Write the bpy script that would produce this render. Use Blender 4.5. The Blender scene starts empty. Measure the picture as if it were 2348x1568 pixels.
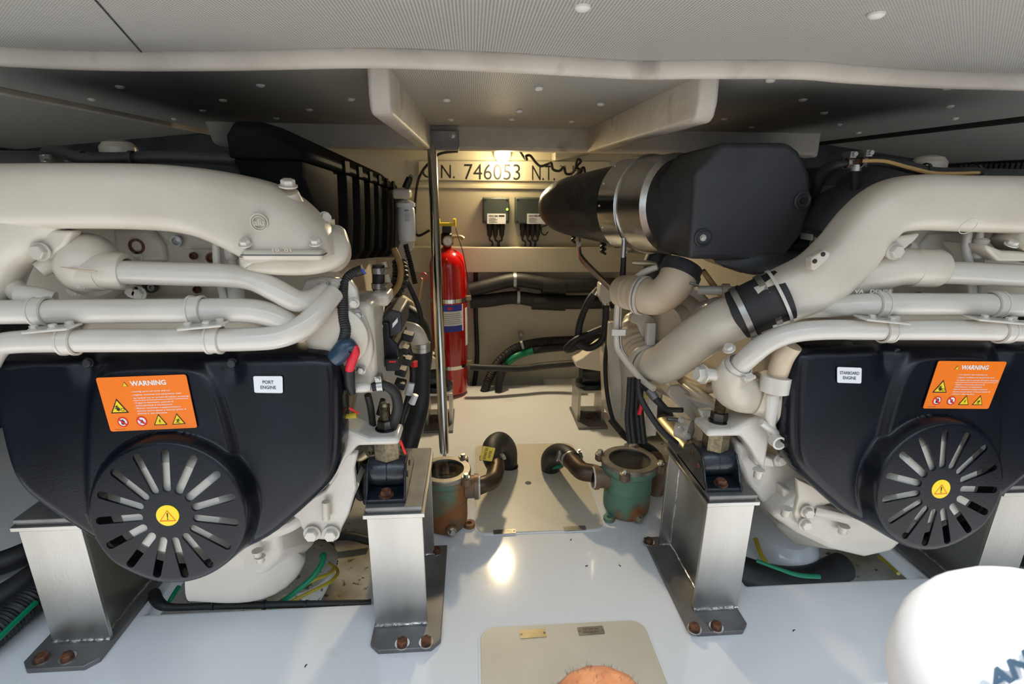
import bpy, bmesh, math, random
import numpy as np
from mathutils import Vector, Matrix
random.seed(4)
# ---------------- camera, world, lamps, exposure ----------------
W, H, F = 2348, 1568, 1186.0
PITCH, YAW, ROLL = math.radians(16.8), math.radians(4.43), math.radians(0.65)
CAM = Vector((0, 0, 1.0))
RM = Matrix.Rotation(-YAW, 3, 'Z') @ Matrix.Rotation(math.pi/2-PITCH, 3, 'X') @ Matrix.Rotation(ROLL, 3, 'Z')
S = bpy.context.scene
cd = bpy.data.cameras.new('camera'); cam = bpy.data.objects.new('camera', cd); S.collection.objects.link(cam)
cd.sensor_width = 36; cd.lens = 36*F/W; cd.clip_start = .02
cam.matrix_world = Matrix.Translation(CAM) @ RM.to_4x4()
cd.dof.use_dof = True; cd.dof.focus_distance = 1.2; cd.dof.aperture_fstop = 7
S.camera = cam
S.view_settings.view_transform = 'Standard'; S.view_settings.look = 'None'
S.view_settings.exposure = 0.34; S.view_settings.gamma = 1
w = bpy.data.worlds.new('world'); S.world = w; w.use_nodes = True
bg = w.node_tree.nodes['Background']; bg.inputs[0].default_value = (.72, .86, 1.0, 1); bg.inputs[1].default_value = 1.0
def light(name, kind, loc, energy, color, rot=None, **k):
    l = bpy.data.lights.new(name, kind); l.energy = energy; l.color = color
    for a, b in k.items(): setattr(l, a, b)
    o = bpy.data.objects.new(name, l); S.collection.objects.link(o); o.location = loc
    if rot: o.rotation_euler = rot
    return o
light('hatch_daylight', 'AREA', (.15, -.25, 2.1), 20, (.78, .89, 1), (math.radians(16), 0, 0), shape='RECTANGLE', size=2.6, size_y=1.3)
light('sun', 'SUN', (0, -3, 4), 4.5, (1, .93, .82), (math.radians(16), 0, 0), angle=.02)
S.cycles.caustics_reflective = False; S.cycles.caustics_refractive = False
light('ceiling_lamp_light', 'POINT', (.142, 2.515, 1.085), 2.2, (1, .78, .42), shadow_soft_size=.03)
light('ceiling_lamp_beam', 'SPOT', (.145, 2.50, 1.095), 27, (1, .80, .50), (math.radians(-38), 0, 0), spot_size=math.radians(125), spot_blend=.9, shadow_soft_size=.04)
# ---------------- pixel -> place helpers ----------------
def ray(px, py): return RM @ Vector((px-W/2, H/2-py, -F))
def P(px, py, Y): d = ray(px, py); return CAM + d*(Y/d.y)
def PZ(px, py, z=0): d = ray(px, py); return CAM + d*((z-1)/d.z)
def PX(px, py, x): d = ray(px, py); return CAM + d*(x/d.x)
def dep(p): return -(RM.transposed() @ (Vector(p)-CAM)).z
def sz(p, r): return r*dep(p)/F
V = Vector
# ---------------- materials ----------------
def mat(name, col, rough=.5, metal=0, nodes=None, **k):
    m = bpy.data.materials.new(name); m.use_nodes = True
    b = m.node_tree.nodes['Principled BSDF']
    b.inputs['Base Color'].default_value = (*col, 1); b.inputs['Roughness'].default_value = rough; b.inputs['Metallic'].default_value = metal
    for a, v in k.items(): b.inputs[a.replace('_', ' ')].default_value = v
    if nodes: nodes(m.node_tree, b)
    return m
def noise_col(c1, c2, scale=6, lo=.4, hi=.6, detail=4, bump=0, bscale=None, rough=None, c3=None, lo3=.6, hi3=.7, s3=5, stretch=None):
    def f(t, b):
        n, L = t.nodes, t.links
        tc = n.new('ShaderNodeTexCoord'); src = tc.outputs['Object']
        if stretch:
            mp = n.new('ShaderNodeMapping'); mp.inputs['Scale'].default_value = stretch; L.new(src, mp.inputs[0]); src = mp.outputs[0]
        nz = n.new('ShaderNodeTexNoise'); nz.inputs['Scale'].default_value = scale; nz.inputs['Detail'].default_value = detail; L.new(src, nz.inputs['Vector'])
        r = n.new('ShaderNodeValToRGB'); r.color_ramp.elements[0].position = lo; r.color_ramp.elements[1].position = hi
        r.color_ramp.elements[0].color = (*c1, 1); r.color_ramp.elements[1].color = (*c2, 1); L.new(nz.outputs[0], r.inputs[0])
        out = r.outputs[0]
        if c3:
            n2 = n.new('ShaderNodeTexNoise'); n2.inputs['Scale'].default_value = s3; n2.inputs['Detail'].default_value = 6; L.new(src, n2.inputs['Vector'])
            mr = n.new('ShaderNodeMapRange'); mr.inputs[1].default_value = lo3; mr.inputs[2].default_value = hi3; L.new(n2.outputs[0], mr.inputs[0])
            mx = n.new('ShaderNodeMix'); mx.data_type = 'RGBA'; L.new(mr.outputs[0], mx.inputs[0]); L.new(out, mx.inputs[6]); mx.inputs[7].default_value = (*c3, 1); out = mx.outputs[2]
        L.new(out, b.inputs['Base Color'])
        if bump:
            nb = n.new('ShaderNodeTexNoise'); nb.inputs['Scale'].default_value = bscale or scale*6; nb.inputs['Detail'].default_value = 3; L.new(src, nb.inputs['Vector'])
            bp = n.new('ShaderNodeBump'); bp.inputs['Strength'].default_value = bump; bp.inputs['Distance'].default_value = .002; L.new(nb.outputs[0], bp.inputs['Height']); L.new(bp.outputs[0], b.inputs['Normal'])
    return f
M = {}
M['cream'] = mat('engine_paint', (.62, .57, .48), .30, nodes=noise_col((.54, .485, .395), (.64, .59, .50), 5, .3, .55, bump=.15, bscale=160), Coat_Weight=.2)
M['pipe'] = mat('pipe_paint', (.62, .58, .51), .22, nodes=noise_col((.53, .49, .42), (.64, .605, .545), 7, .25, .5), Coat_Weight=.35)
M['warm'] = mat('heat_tanned_paint', (.60, .46, .31), .42, nodes=noise_col((.52, .40, .27), (.64, .54, .40), 7, .35, .65))
M['black'] = mat('black_plastic', (.012, .014, .018), .24, nodes=noise_col((.002, .003, .006), (.006, .008, .014), 9, .3, .7, bump=.08, bscale=300, c3=(.018, .020, .024), lo3=.64, hi3=.78, s3=14), Specular_IOR_Level=.34)
M['tank'] = mat('matt_black_moulding', (.008, .008, .009), .5, nodes=noise_col((.005, .005, .006), (.012, .012, .013), 8, .3, .7, bump=.1, bscale=350), Specular_IOR_Level=.008)
M['blackmat'] = mat('satin_black_cover', (.022, .022, .023), .5, nodes=noise_col((.020, .0215, .025), (.036, .039, .044), 8, .3, .7, bump=.1, bscale=350))
M['rubber'] = mat('black_rubber', (.012, .012, .013), .55, nodes=noise_col((.008, .008, .009), (.022, .022, .023), 20, .3, .7))
M['foam'] = mat('black_grained_foam', (.018, .018, .016), .35, nodes=noise_col((.010, .010, .010), (.030, .028, .024), 30, .3, .7, bump=.9, bscale=110))
M['gloss'] = mat('glossy_black_casting', (.010, .014, .02), .22, nodes=noise_col((.006, .009, .014), (.020, .026, .034), 15, .3, .7, bump=.35, bscale=130))
M['steel'] = mat('brushed_stainless', (.46, .45, .43), .38, 1, nodes=noise_col((.36, .35, .33), (.56, .55, .53), 5, .3, .7, bump=.12, bscale=220, stretch=(1, 1, .25)))
M['steeldk'] = mat('stainless_base', (.33, .32, .31), .55, .75, nodes=noise_col((.17, .165, .17), (.29, .285, .28), 9, .3, .7, c3=(.22, .12, .06), lo3=.66, hi3=.74, s3=8))
M['weld'] = mat('weld_bead', (.65, .65, .64), .25, 1, nodes=noise_col((.4, .4, .4), (.8, .8, .79), 60, .3, .7, bump=.8, bscale=160))
M['chrome'] = mat('polished_metal', (.70, .69, .66), .16, 1)
M['alu'] = mat('aluminium_band', (.62, .60, .55), .28, 1, nodes=noise_col((.5, .48, .44), (.7, .68, .64), 12, .3, .7))
M['rust'] = mat('rusty_bolt', (.12, .045, .025), .7, .2, nodes=noise_col((.05, .022, .016), (.21, .085, .04), 60, .35, .65, bump=.7, bscale=200))
M['bolt'] = mat('zinc_bolt', (.5, .48, .42), .35, 1)
M['olddbolt'] = mat('dull_gold_bolt', (.30, .27, .20), .45, 1, nodes=noise_col((.17, .155, .12), (.36, .31, .21), 120, .3, .7))
M['nut'] = mat('dark_steel_nut', (.10, .10, .095), .3, 1)
M['gel'] = mat('white_gelcoat', (.82, .83, .84), .10, nodes=noise_col((.80, .81, .83), (.86, .87, .885), 3, .2, .55, c3=(.66, .63, .58), lo3=.66, hi3=.8, s3=6), Coat_Weight=.3)
M['panel'] = mat('cream_hatch_panel', (.66, .60, .48), .38, nodes=noise_col((.60, .54, .42), (.66, .60, .48), 7, .3, .6, c3=(.45, .40, .32), lo3=.72, hi3=.8, s3=30))
M['wall'] = mat('cream_gelcoat_wall', (.60, .55, .42), .35, nodes=noise_col((.53, .485, .37), (.61, .565, .43), 3, .3, .7))
M['grp'] = mat('rough_fibreglass', (.60, .55, .48), .55, nodes=noise_col((.50, .45, .39), (.64, .59, .52), 6, .3, .6, bump=.7, bscale=50, c3=(.34, .30, .26), lo3=.62, hi3=.76, s3=9))
M['patina'] = mat('verdigris_bronze', (.2, .14, .08), .62, .25, nodes=noise_col((.13, .24, .17), (.30, .125, .04), 7, .34, .46, bump=.6, bscale=70, c3=(.16, .10, .055), lo3=.5, hi3=.62, s3=11))
M['patinag'] = mat('green_verdigris_bronze', (.12, .26, .2), .68, .2, nodes=noise_col((.14, .27, .19), (.33, .14, .045), 7, .50, .60, bump=.6, bscale=70, c3=(.09, .17, .12), lo3=.55, hi3=.7, s3=24))
M['bronze'] = mat('aged_bronze', (.25, .17, .10), .5, .4, nodes=noise_col((.17, .145, .115), (.27, .145, .06), 14, .35, .65, bump=.4, bscale=90))
M['brown'] = mat('brown_bronze_elbow', (.14, .085, .05), .42, .6, nodes=noise_col((.055, .038, .026), (.12, .078, .05), 14, .3, .7))
M['red'] = mat('extinguisher_red', (.62, .008, .006), .16, nodes=noise_col((.42, .004, .004), (.50, .007, .006), 4), Coat_Weight=.5)
M['redp'] = mat('red_plastic', (.7, .02, .04), .4)
M['orange'] = mat('orange_label', (.95, .20, .006), .4)
M['white'] = mat('white_label', (.80, .82, .83), .4)
M['ink'] = mat('black_ink', (.01, .01, .01), .5)
M['sred'] = mat('sign_red', (.75, .015, .012), .45)
M['blue'] = mat('label_blue', (.03, .05, .42), .4)
M['yellow'] = mat('yellow_sticker', (.92, .66, .01), .4)
M['green'] = mat('green_cable', (.004, .25, .12), .4)
M['yg'] = mat('yellow_cable', (.42, .32, .02), .4)
M['hosey'] = mat('tan_stripe', (.50, .32, .12), .5)
M['grey'] = mat('grey_green_box', (.060, .072, .064), .45)
M['navy'] = mat('blue_sheen_tape', (.02, .05, .09), .25)
M['amber'] = mat('amber_hose', (.36, .22, .08), .3)
M['brass'] = mat('brass_plate', (.40, .34, .21), .4, .6, nodes=noise_col((.32, .28, .18), (.46, .38, .22), 25, .3, .7))
M['tag'] = mat('grey_brass_plate', (.28, .26, .21), .4, .6, nodes=noise_col((.22, .20, .17), (.34, .31, .25), 25, .3, .7))
M['lampglass'] = mat('lit_lamp', (1, .9, .6), .3, Emission_Color=(1, .84, .45, 1), Emission_Strength=14)
M['led'] = mat('lit_green_led', (.3, 1, .05), .3, Emission_Color=(.3, 1, .02, 1), Emission_Strength=4)
M['skin'] = mat('tanned_skin', (.36, .15, .07), .5, nodes=noise_col((.27, .10, .045), (.42, .19, .09), 40, .3, .7, bump=.4, bscale=180), Subsurface_Weight=.1)
M['hair'] = mat('dark_hair', (.03, .02, .015), .6)
M['cloth'] = mat('navy_cloth', (.03, .035, .05), .8)
M['cap'] = mat('white_cotton', (.86, .87, .88), .75, nodes=noise_col((.84, .85, .86), (.88, .89, .90), 60, .3, .7))
M['glass'] = mat('clear_lid', (.9, .9, .9), .05, Transmission_Weight=1.0, IOR=1.35)
M['dark'] = mat('dark_bilge_lining', (.03, .032, .036), .6, nodes=noise_col((.02, .022, .026), (.05, .05, .055), 10))
M['bilge'] = mat('painted_bilge', (.50, .48, .42), .5, nodes=noise_col((.30, .25, .15), (.60, .58, .53), 5, .35, .6, bump=.5, bscale=60, c3=(.08, .07, .04), lo3=.60, hi3=.68, s3=40))
M['button'] = mat('white_plastic_cap', (.75, .74, .70), .4)
def perforated(t, b):
    n, L = t.nodes, t.links
    tc = n.new('ShaderNodeTexCoord'); mp = n.new('ShaderNodeMapping'); mp.inputs['Scale'].default_value = (210, 210, 0); mp.inputs['Rotation'].default_value = (0, 0, 0)
    L.new(tc.outputs['Object'], mp.inputs[0])
    fr = n.new('ShaderNodeVectorMath'); fr.operation = 'FRACTION'; L.new(mp.outputs[0], fr.inputs[0])
    sb = n.new('ShaderNodeVectorMath'); sb.operation = 'SUBTRACT'; sb.inputs[1].default_value = (.5, .5, 0); L.new(fr.outputs[0], sb.inputs[0])
    ln = n.new('ShaderNodeVectorMath'); ln.operation = 'LENGTH'; L.new(sb.outputs[0], ln.inputs[0])
    r = n.new('ShaderNodeValToRGB'); r.color_ramp.elements[0].position = .24; r.color_ramp.elements[1].position = .34
    r.color_ramp.elements[0].color = (.13, .13, .125, 1); r.color_ramp.elements[1].color = (.49, .485, .455, 1)
    L.new(ln.outputs['Value'], r.inputs[0]); L.new(r.outputs[0], b.inputs['Base Color'])
M['perf'] = mat('perforated_vinyl', (.5, .5, .46), .6, nodes=perforated)
# ---------------- object helpers ----------------
ORG = {}
def link(o): S.collection.objects.link(o); return o
def thing(name, label, cat, loc, group=None):
    o = bpy.data.objects.new(name, None); link(o); o.location = loc; o.empty_display_size = .05
    o['label'] = label; o['category'] = cat
    if group: o['group'] = group
    ORG[o.name] = V(loc); return o
def obj(name, geo, m, parent=None, label=None, cat=None, group=None, kind=None, bevel=0, seg=2, ang=35, solid=0, mats=None, sub=0):
    vs, fs = geo[0], geo[1]
    if not isinstance(vs, list): vs = list(vs)
    if parent is not None: L = ORG[parent.name]
    else:
        a = np.array([tuple(v) for v in vs]); mn, mx = a.min(0), a.max(0); L = V(((mn[0]+mx[0])/2, (mn[1]+mx[1])/2, mn[2]))
    me = bpy.data.meshes.new(name); me.from_pydata([tuple(V(v)-L) for v in vs], [], fs)
    bm = bmesh.new(); bm.from_mesh(me)
    if len(geo) < 3: bmesh.ops.remove_doubles(bm, verts=bm.verts, dist=1e-6)
    if len(geo) < 3: bmesh.ops.recalc_face_normals(bm, faces=bm.faces)
    bm.to_mesh(me); bm.free()
    for p in me.polygons: p.use_smooth = True
    me.set_sharp_from_angle(angle=math.radians(ang))
    if isinstance(m, str): m = M[m]
    me.materials.append(m)
    if mats:
        for x in mats: me.materials.append(M[x])
        if len(geo) > 2 and geo[2] and len(geo[2]) == len(me.polygons):
            for p, i in zip(me.polygons, geo[2]): p.material_index = i
    o = bpy.data.objects.new(name, me); link(o)
    if parent is not None: o.parent = parent
    else: o.location = L
    ORG[o.name] = L
    if label: o['label'] = label
    if cat: o['category'] = cat
    if group: o['group'] = group
    if kind: o['kind'] = kind
    if solid: md = o.modifiers.new('t', 'SOLIDIFY'); md.thickness = solid; md.offset = -1
    if bevel:
        md = o.modifiers.new('b', 'BEVEL'); md.width = bevel; md.segments = seg; md.limit_method = 'ANGLE'; md.angle_limit = math.radians(30)
    if sub: md = o.modifiers.new('s', 'SUBSURF'); md.levels = sub; md.render_levels = sub
    return o
def cat_(*gs):
    vs, fs = [], []
    for g in gs:
        n = len(vs); vs += list(g[0]); fs += [tuple(i+n for i in f) for f in g[1]]
    return vs, fs
def box(a, b):
    x0, y0, z0 = a; x1, y1, z1 = b
    vs = [V(p) for p in ((x0, y0, z0), (x1, y0, z0), (x1, y1, z0), (x0, y1, z0), (x0, y0, z1), (x1, y0, z1), (x1, y1, z1), (x0, y1, z1))]
    return vs, [(0, 3, 2, 1), (4, 5, 6, 7), (0, 1, 5, 4), (1, 2, 6, 5), (2, 3, 7, 6), (3, 0, 4, 7)]
def obox(c, ax, ay, az):
    c, ax, ay, az = V(c), V(ax), V(ay), V(az)
    vs = [c+sx*ax+sy*ay+s*az for s in (-1, 1) for sx, sy in ((-1, -1), (1, -1), (1, 1), (-1, 1))]
    return vs, [(0, 3, 2, 1), (4, 5, 6, 7), (0, 1, 5, 4), (1, 2, 6, 5), (2, 3, 7, 6), (3, 0, 4, 7)]
def prism(pts, off):
    pts = [V(p) for p in pts]; off = V(off); n = len(pts)
    return pts+[p+off for p in pts], [tuple(range(n)), tuple(range(2*n-1, n-1, -1))]+[(i, (i+1) % n, n+(i+1) % n, n+i) for i in range(n)]
def loft(secs, caps=True):
    n = len(secs[0]); vs = [V(p) for s in secs for p in s]; fs = []
    for k in range(len(secs)-1):
        for i in range(n):
            j = (i+1) % n; fs.append((k*n+i, k*n+j, (k+1)*n+j, (k+1)*n+i))
    if caps: fs += [tuple(range(n)), tuple(range(len(vs)-1, len(vs)-n-1, -1))]
    return vs, fs
def frame(ax):
    ax = V(ax).normalized(); u = ax.cross(V((0, 0, 1)))
    if u.length < .05: u = ax.cross(V((1, 0, 0)))
    u.normalize(); return ax, u, ax.cross(u).normalized()
def lathe(prof, o, ax=(0, 0, 1), n=28, caps=True):
    a, u, v = frame(ax); o = V(o); secs = []
    for r, h in prof: secs.append([o+a*h+(u*math.cos(2*math.pi*k/n)+v*math.sin(2*math.pi*k/n))*max(r, 1e-5) for k in range(n)])
    return loft(secs, caps)
def cyl(o, ax, r, h, n=24): return lathe([(r, 0), (r, h)], o, ax, n)
def bolt(o, ax, r, h=None, wash=True, n=6):
    h = h or r*.9; gs = [lathe([(r*.97, 0), (r, h*.1), (r, h*.85), (r*.86, h)], V(o)+V(ax).normalized()*(r*.15 if wash else 0), ax, n)]
    if wash: gs.append(cyl(o, ax, r*1.3, r*.2, 20))
    return cat_(*gs)
def ring(o, ax, R, w_, t=.002, n=32):
    return lathe([(R, -w_/2), (R+t, -w_/2), (R+t, w_/2), (R, w_/2), (R, -w_/2)], o, ax, n, False)
def smooth(pts, res):
    out = []; n = len(pts)
    for i in range(n-1):
        p0, p1, p2, p3 = pts[max(i-1, 0)], pts[i], pts[i+1], pts[min(i+2, n-1)]
        for k in range(res):
            t = k/res
            out.append([.5*((2*b)+(-a+c)*t+(2*a-5*b+4*c-d)*t*t+(-a+3*b-3*c+d)*t**3) for a, b, c, d in zip(p0, p1, p2, p3)])
    out.append(list(pts[-1])); return out
def tube(pts, n=20, res=8, sq=2.0, flat=1.0, up=None, corr=None, caps=True, wall=0):
    """pts: (x,y,z,r); sq = superellipse power, flat = radius ratio along the side axis"""
    q = smooth([list(p) for p in pts], res) if len(pts) > 2 else [list(p) for p in pts]
    if corr:
        step, amp = corr; r2 = []; d = 0
        fine = []
        for i in range(len(q)-1):
            L = (V(q[i+1][:3])-V(q[i][:3])).length; m = max(1, int(L/(step/4)))
            fine += [[a+(b-a)*k/m for a, b in zip(q[i], q[i+1])] for k in range(m)]
        fine.append(q[-1]); q = fine
        for i in range(len(q)):
            if i: d += (V(q[i][:3])-V(q[i-1][:3])).length
            q[i] = list(q[i]); q[i][3] *= 1+amp*math.cos(2*math.pi*d/step)
    C = [V(p[:3]) for p in q]; R = [p[3] for p in q]; secs = []
    t0 = (C[1]-C[0]).normalized(); u = V(up) if up else (t0.cross(V((0, 0, 1))) if abs(t0.z) < .9 else t0.cross(V((1, 0, 0))))
    u = (u-t0*u.dot(t0)).normalized(); pt = t0
    for i, c in enumerate(C):
        t = (C[min(i+1, len(C)-1)]-C[max(i-1, 0)])
        t = t.normalized() if t.length > 1e-7 else pt
        if not up: u = pt.rotation_difference(t) @ u
        else: u = V(up)
        u = (u-t*u.dot(t)).normalized(); v = t.cross(u); pt = t; s = []
        for k in range(n):
            a = 2*math.pi*k/n; ca, sa = math.cos(a), math.sin(a)
            e = 2/sq; s.append(c+u*(math.copysign(abs(ca)**e, ca)*R[i]*flat)+v*(math.copysign(abs(sa)**e, sa)*R[i]))
        secs.append(s)
    return loft(secs, caps)
def pxp(pts, rs=1.0):
    out = []
    for p in pts:
        c = P(p[0], p[1], p[2]); out.append((c.x, c.y, c.z, sz(c, p[3])*rs))
    return out
def tpx(pts, **k): return tube(pxp(pts), **k)
def ppx(pts, Y, th): return prism([P(a, b, Y) for a, b in pts], (0, th, 0))
def blob(c, r, n=16):
    prof = [(math.sin(math.pi*k/n)*1.0, -math.cos(math.pi*k/n)) for k in range(n+1)]
    c = V(c); g = lathe([(a, b) for a, b in prof], (0, 0, 0), (0, 0, 1), 24)
    return [V((v.x*r[0], v.y*r[1], v.z*r[2]))+c for v in g[0]], g[1]
def rrect(x0, y0, x1, y1, r, n=5):
    pts = []
    for cx, cy, a0 in ((x1-r, y1-r, 0), (x0+r, y1-r, 90), (x0+r, y0+r, 180), (x1-r, y0+r, 270)):
        for k in range(n+1):
            a = math.radians(a0+90*k/n); pts.append((cx+r*math.cos(a), cy+r*math.sin(a)))
    return pts
_tx = {}
def text_geo(s, bold=.0):
    key = (s, bold)
    if key in _tx: return _tx[key]
    c = bpy.data.curves.new('t', 'FONT'); c.body = s; c.size = 1; c.offset = bold; c.resolution_u = 3
    o = bpy.data.objects.new('t', c); link(o); dg = bpy.context.evaluated_depsgraph_get(); me = o.evaluated_get(dg).to_mesh()
    r = [tuple(v.co) for v in me.vertices], [tuple(p.vertices) for p in me.polygons]
    bpy.data.objects.remove(o); _tx[key] = r; return r
class Quad:
    """a flat label: corners bl, br, tr, tl; u,v in 0..1; n = outward normal"""
    def __init__(s, bl, br, tr, tl):
        s.c = [V(bl), V(br), V(tr), V(tl)]; s.n = (s.c[1]-s.c[0]).cross(s.c[3]-s.c[0]).normalized()
        s.w = ((s.c[1]-s.c[0]).length+(s.c[2]-s.c[3]).length)/2; s.h = ((s.c[3]-s.c[0]).length+(s.c[2]-s.c[1]).length)/2
    def p(s, u, v, d=0):
        a, b, c, e = s.c; return a*(1-u)*(1-v)+b*u*(1-v)+c*u*v+e*(1-u)*v+s.n*d
    def poly(s, pts, d, th=.0003):
        return prism([s.p(u, v, d) for u, v in pts], -s.n*th)
    def rr(s, u0, v0, u1, v1, r, d, th=.0006):
        ar = s.w/s.h; pts = rrect(u0*ar, v0, u1*ar, v1, r); return s.poly([(a/ar, b) for a, b in pts], d, th)
    def text(s, t, u, v, h, d, width=None, bold=0, align='l'):
        vs, fs = text_geo(t, bold); xs = [a[0] for a in vs]; x0, x1 = min(xs), max(xs)
        k = h/.69; kx = k*s.h/s.w
        if width: kx = width/(x1-x0)
        ox = u if align == 'l' else u-(x1-x0)*kx/2
        return [s.p(ox+(a[0]-x0)*kx, v+a[1]*k, d) for a in vs], fs
    def disc(s, u, v, r, d, r0=None, n=28):
        ar = s.h/s.w
        if r0 is None: return [s.p(u+r*ar*math.cos(2*math.pi*k/n), v+r*math.sin(2*math.pi*k/n), d) for k in range(n)], [tuple(range(n))]
        vs = []; fs = []
        for k in range(n):
            c_, s_ = math.cos(2*math.pi*k/n), math.sin(2*math.pi*k/n)
            vs += [s.p(u+r*ar*c_, v+r*s_, d), s.p(u+r0*ar*c_, v+r0*s_, d)]; j = (k+1) % n; fs.append((2*k, 2*j, 2*j+1, 2*k+1))
        return vs, fs
    def tri(s, u, v, r, d, k=1.0):
        ar = s.h/s.w; return [s.p(u+x*r*ar*k, v-r*.15+(y+.15)*r*k, d) for x, y in ((-1, -.75), (1, -.75), (0, 1))], [(0, 1, 2)]
    def shp(s, u, v, r, d, pts):
        ar = s.h/s.w; return [s.p(u+x*r*ar, v+y*r, d) for x, y in pts], [tuple(range(len(pts)))]
def struct(name, geo, m, **k): return obj(name, geo, m, kind='structure', **k)
def flange_bolts(name, spots, ax, r, m, parent):
    for s in spots: obj(name, bolt(s, ax, r), m, parent)
# ================= THE ROOM =================
CZ = 1.22      # ceiling height
XL, XR, YB = -2.0, 2.4, 2.62
def grid_slab(xs, ys, holes, z0, z1):
    vs, fs = [], []; idx = {}
    def v(i, j, k):
        if (i, j, k) not in idx: idx[(i, j, k)] = len(vs); vs.append(V((xs[i], ys[j], (z0, z1)[k])))
        return idx[(i, j, k)]
    solid = lambda i, j: 0 <= i < len(xs)-1 and 0 <= j < len(ys)-1 and (i, j) not in holes
    for i in range(len(xs)-1):
        for j in range(len(ys)-1):
            if not solid(i, j): continue
            fs += [(v(i, j, 1), v(i+1, j, 1), v(i+1, j+1, 1), v(i, j+1, 1)), (v(i, j, 0), v(i, j+1, 0), v(i+1, j+1, 0), v(i+1, j, 0))]
            if not solid(i-1, j): fs.append((v(i, j, 0), v(i, j, 1), v(i, j+1, 1), v(i, j+1, 0)))
            if not solid(i+1, j): fs.append((v(i+1, j, 0), v(i+1, j+1, 0), v(i+1, j+1, 1), v(i+1, j, 1)))
            if not solid(i, j-1): fs.append((v(i, j, 0), v(i+1, j, 0), v(i+1, j, 1), v(i, j, 1)))
            if not solid(i, j+1): fs.append((v(i, j+1, 0), v(i, j+1, 1), v(i+1, j+1, 1), v(i+1, j+1, 0)))
    return vs, fs
xs = [XL, -.80, -.255, -.02, .37, .71, 1.215, XR]; ys = [-1.2, 1.072, 2.35, 2.53, YB]
struct('floor', grid_slab(xs, ys, {(1, 1), (1, 2), (5, 1), (5, 2), (3, 3)}, -.06, 0), 'gel', bevel=.012, seg=3)
struct('floor_bilge', box((XL, 1.0, -.36), (XR, 3.1, -.33)), 'bilge')
struct('wall_back', box((XL, YB, -.4), (XR, YB+.05, 1.6)), 'wall')
struct('wall_left', box((XL-.05, -1.2, -.4), (XL, YB, 1.6)), 'dark')
struct('wall_right', box((XR, -1.2, -.4), (XR+.05, YB, 1.6)), 'dark')
struct('trim_12', box((XL, 2.59, .5), (-.86, YB, 1.21)), 'dark', bevel=.005)
struct('trim_13', box((1.30, 2.59, .5), (XR, YB, 1.21)), 'dark', bevel=.005)
struct('wall_front', box((XL, -1.25, -.4), (XR, -1.2, 1.27)), 'gel')
XTL, XTR = -1.168, 1.69
# ceiling lining: flat between the trims, sloping panels outboard
struct('ceiling', box((XTL, .42, CZ), (XTR, YB, CZ+.05)), 'perf')
struct('ceiling_panel_left', prism([V((XTL, .42, CZ-.004)), V((XL, .42, 1.13)), V((XL, .42, 1.18)), V((XTL, .42, CZ+.05))], (0, YB-.42, 0)), 'perf')
struct('ceiling_panel_right', prism([V((XTR, .42, CZ-.004)), V((XR, .42, 1.13)), V((XR, .42, 1.18)), V((XTR, .42, CZ+.05))], (0, YB-.42, 0)), 'perf')
struct('trim_1', tube([(XTL, y, CZ-.006, .011) for y in (.42, 1.2, 2.0, YB)], n=12, sq=3), 'grp')
struct('trim_2', tube([(XTR, y, CZ-.006, .011) for y in (.42, 1.2, 2.0, YB)], n=12, sq=3), 'rubber')
lip = [PZ(a, b, CZ-.012) for a, b in ((-420, 108), (-100, 122), (200, 137), (500, 138), (800, 131), (950, 133), (1174, 142), (1450, 158), (1600, 157), (1830, 158), (1950, 168), (2150, 180), (2348, 186), (2650, 196))]
struct('trim_3', tube([(p.x, p.y, p.z, .0175) for p in lip], n=16, sq=2.6, flat=.75, up=(0, 1, 0)), 'grp')
BZ = 1.135
def rounded_beam(secs): return loft(secs)
bx0, bx1 = P(488, 340, 2.19).x, P(1878, 350, 2.19).x
struct('trim_4', prism([V((bx0-.02, 2.19, CZ+.01)), V((bx0, 2.19, BZ+.01)), V((bx0+.02, 2.19, BZ)), V((bx1-.03, 2.19, BZ)), V((bx1, 2.19, BZ-.02+.01)), V((bx1, 2.19, CZ+.01))], (0, .10, 0)), 'grp', bevel=.012, seg=3)
def rib(name, x, w_, y0):
    prof = [(y0, CZ+.01), (y0-.004, CZ-.05), (y0+.005, BZ+.006), (y0+.02, BZ-.003), (2.0, BZ-.004), (2.20, BZ-.004), (2.20, CZ+.01)]
    struct(name, prism([V((x-w_/2, a, b)) for a, b in prof], (w_, 0, 0)), 'grp', bevel=.014, seg=4)
rib('trim_5', P(870, 220, 1.13).x, .043, 1.13)
rib('trim_6', P(1622, 240, 1.13).x, .043, 1.13)
# seam of the near lining
a, b = PZ(165, -60, CZ-.001), PZ(325, 121, CZ-.001)
struct('trim_7', tube([(a.x, a.y, a.z, .0012), (b.x, b.y, b.z, .0012)], n=6), 'dark')
# ribbed vents at the sides
for nm, x, s in (('trim_8', XL+.012, 1), ('trim_9', XR-.012, -1)):
    gs = [box((x-.006, 1.05, .84), (x+.006, 2.5, 1.125))]
    for k in range(58): gs.append(cyl((x+s*.012, 1.06+k*.025, .85), (0, 0, 1), .008, .27, 8))
    struct(nm, cat_(*gs), 'dark')
# ledge across the back wall and the raised board with the registration
struct('trim_10', box((P(925, 565, 2.56).x, 2.56, P(1100, 625, 2.56).z), (P(1420, 565, 2.56).x+.25, YB, P(1100, 567, 2.56).z)), 'wall', bevel=.004)
struct('trim_11', box((-.85, 2.605, .985), (1.2, YB, 1.003)), 'wall', bevel=.003)
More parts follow.
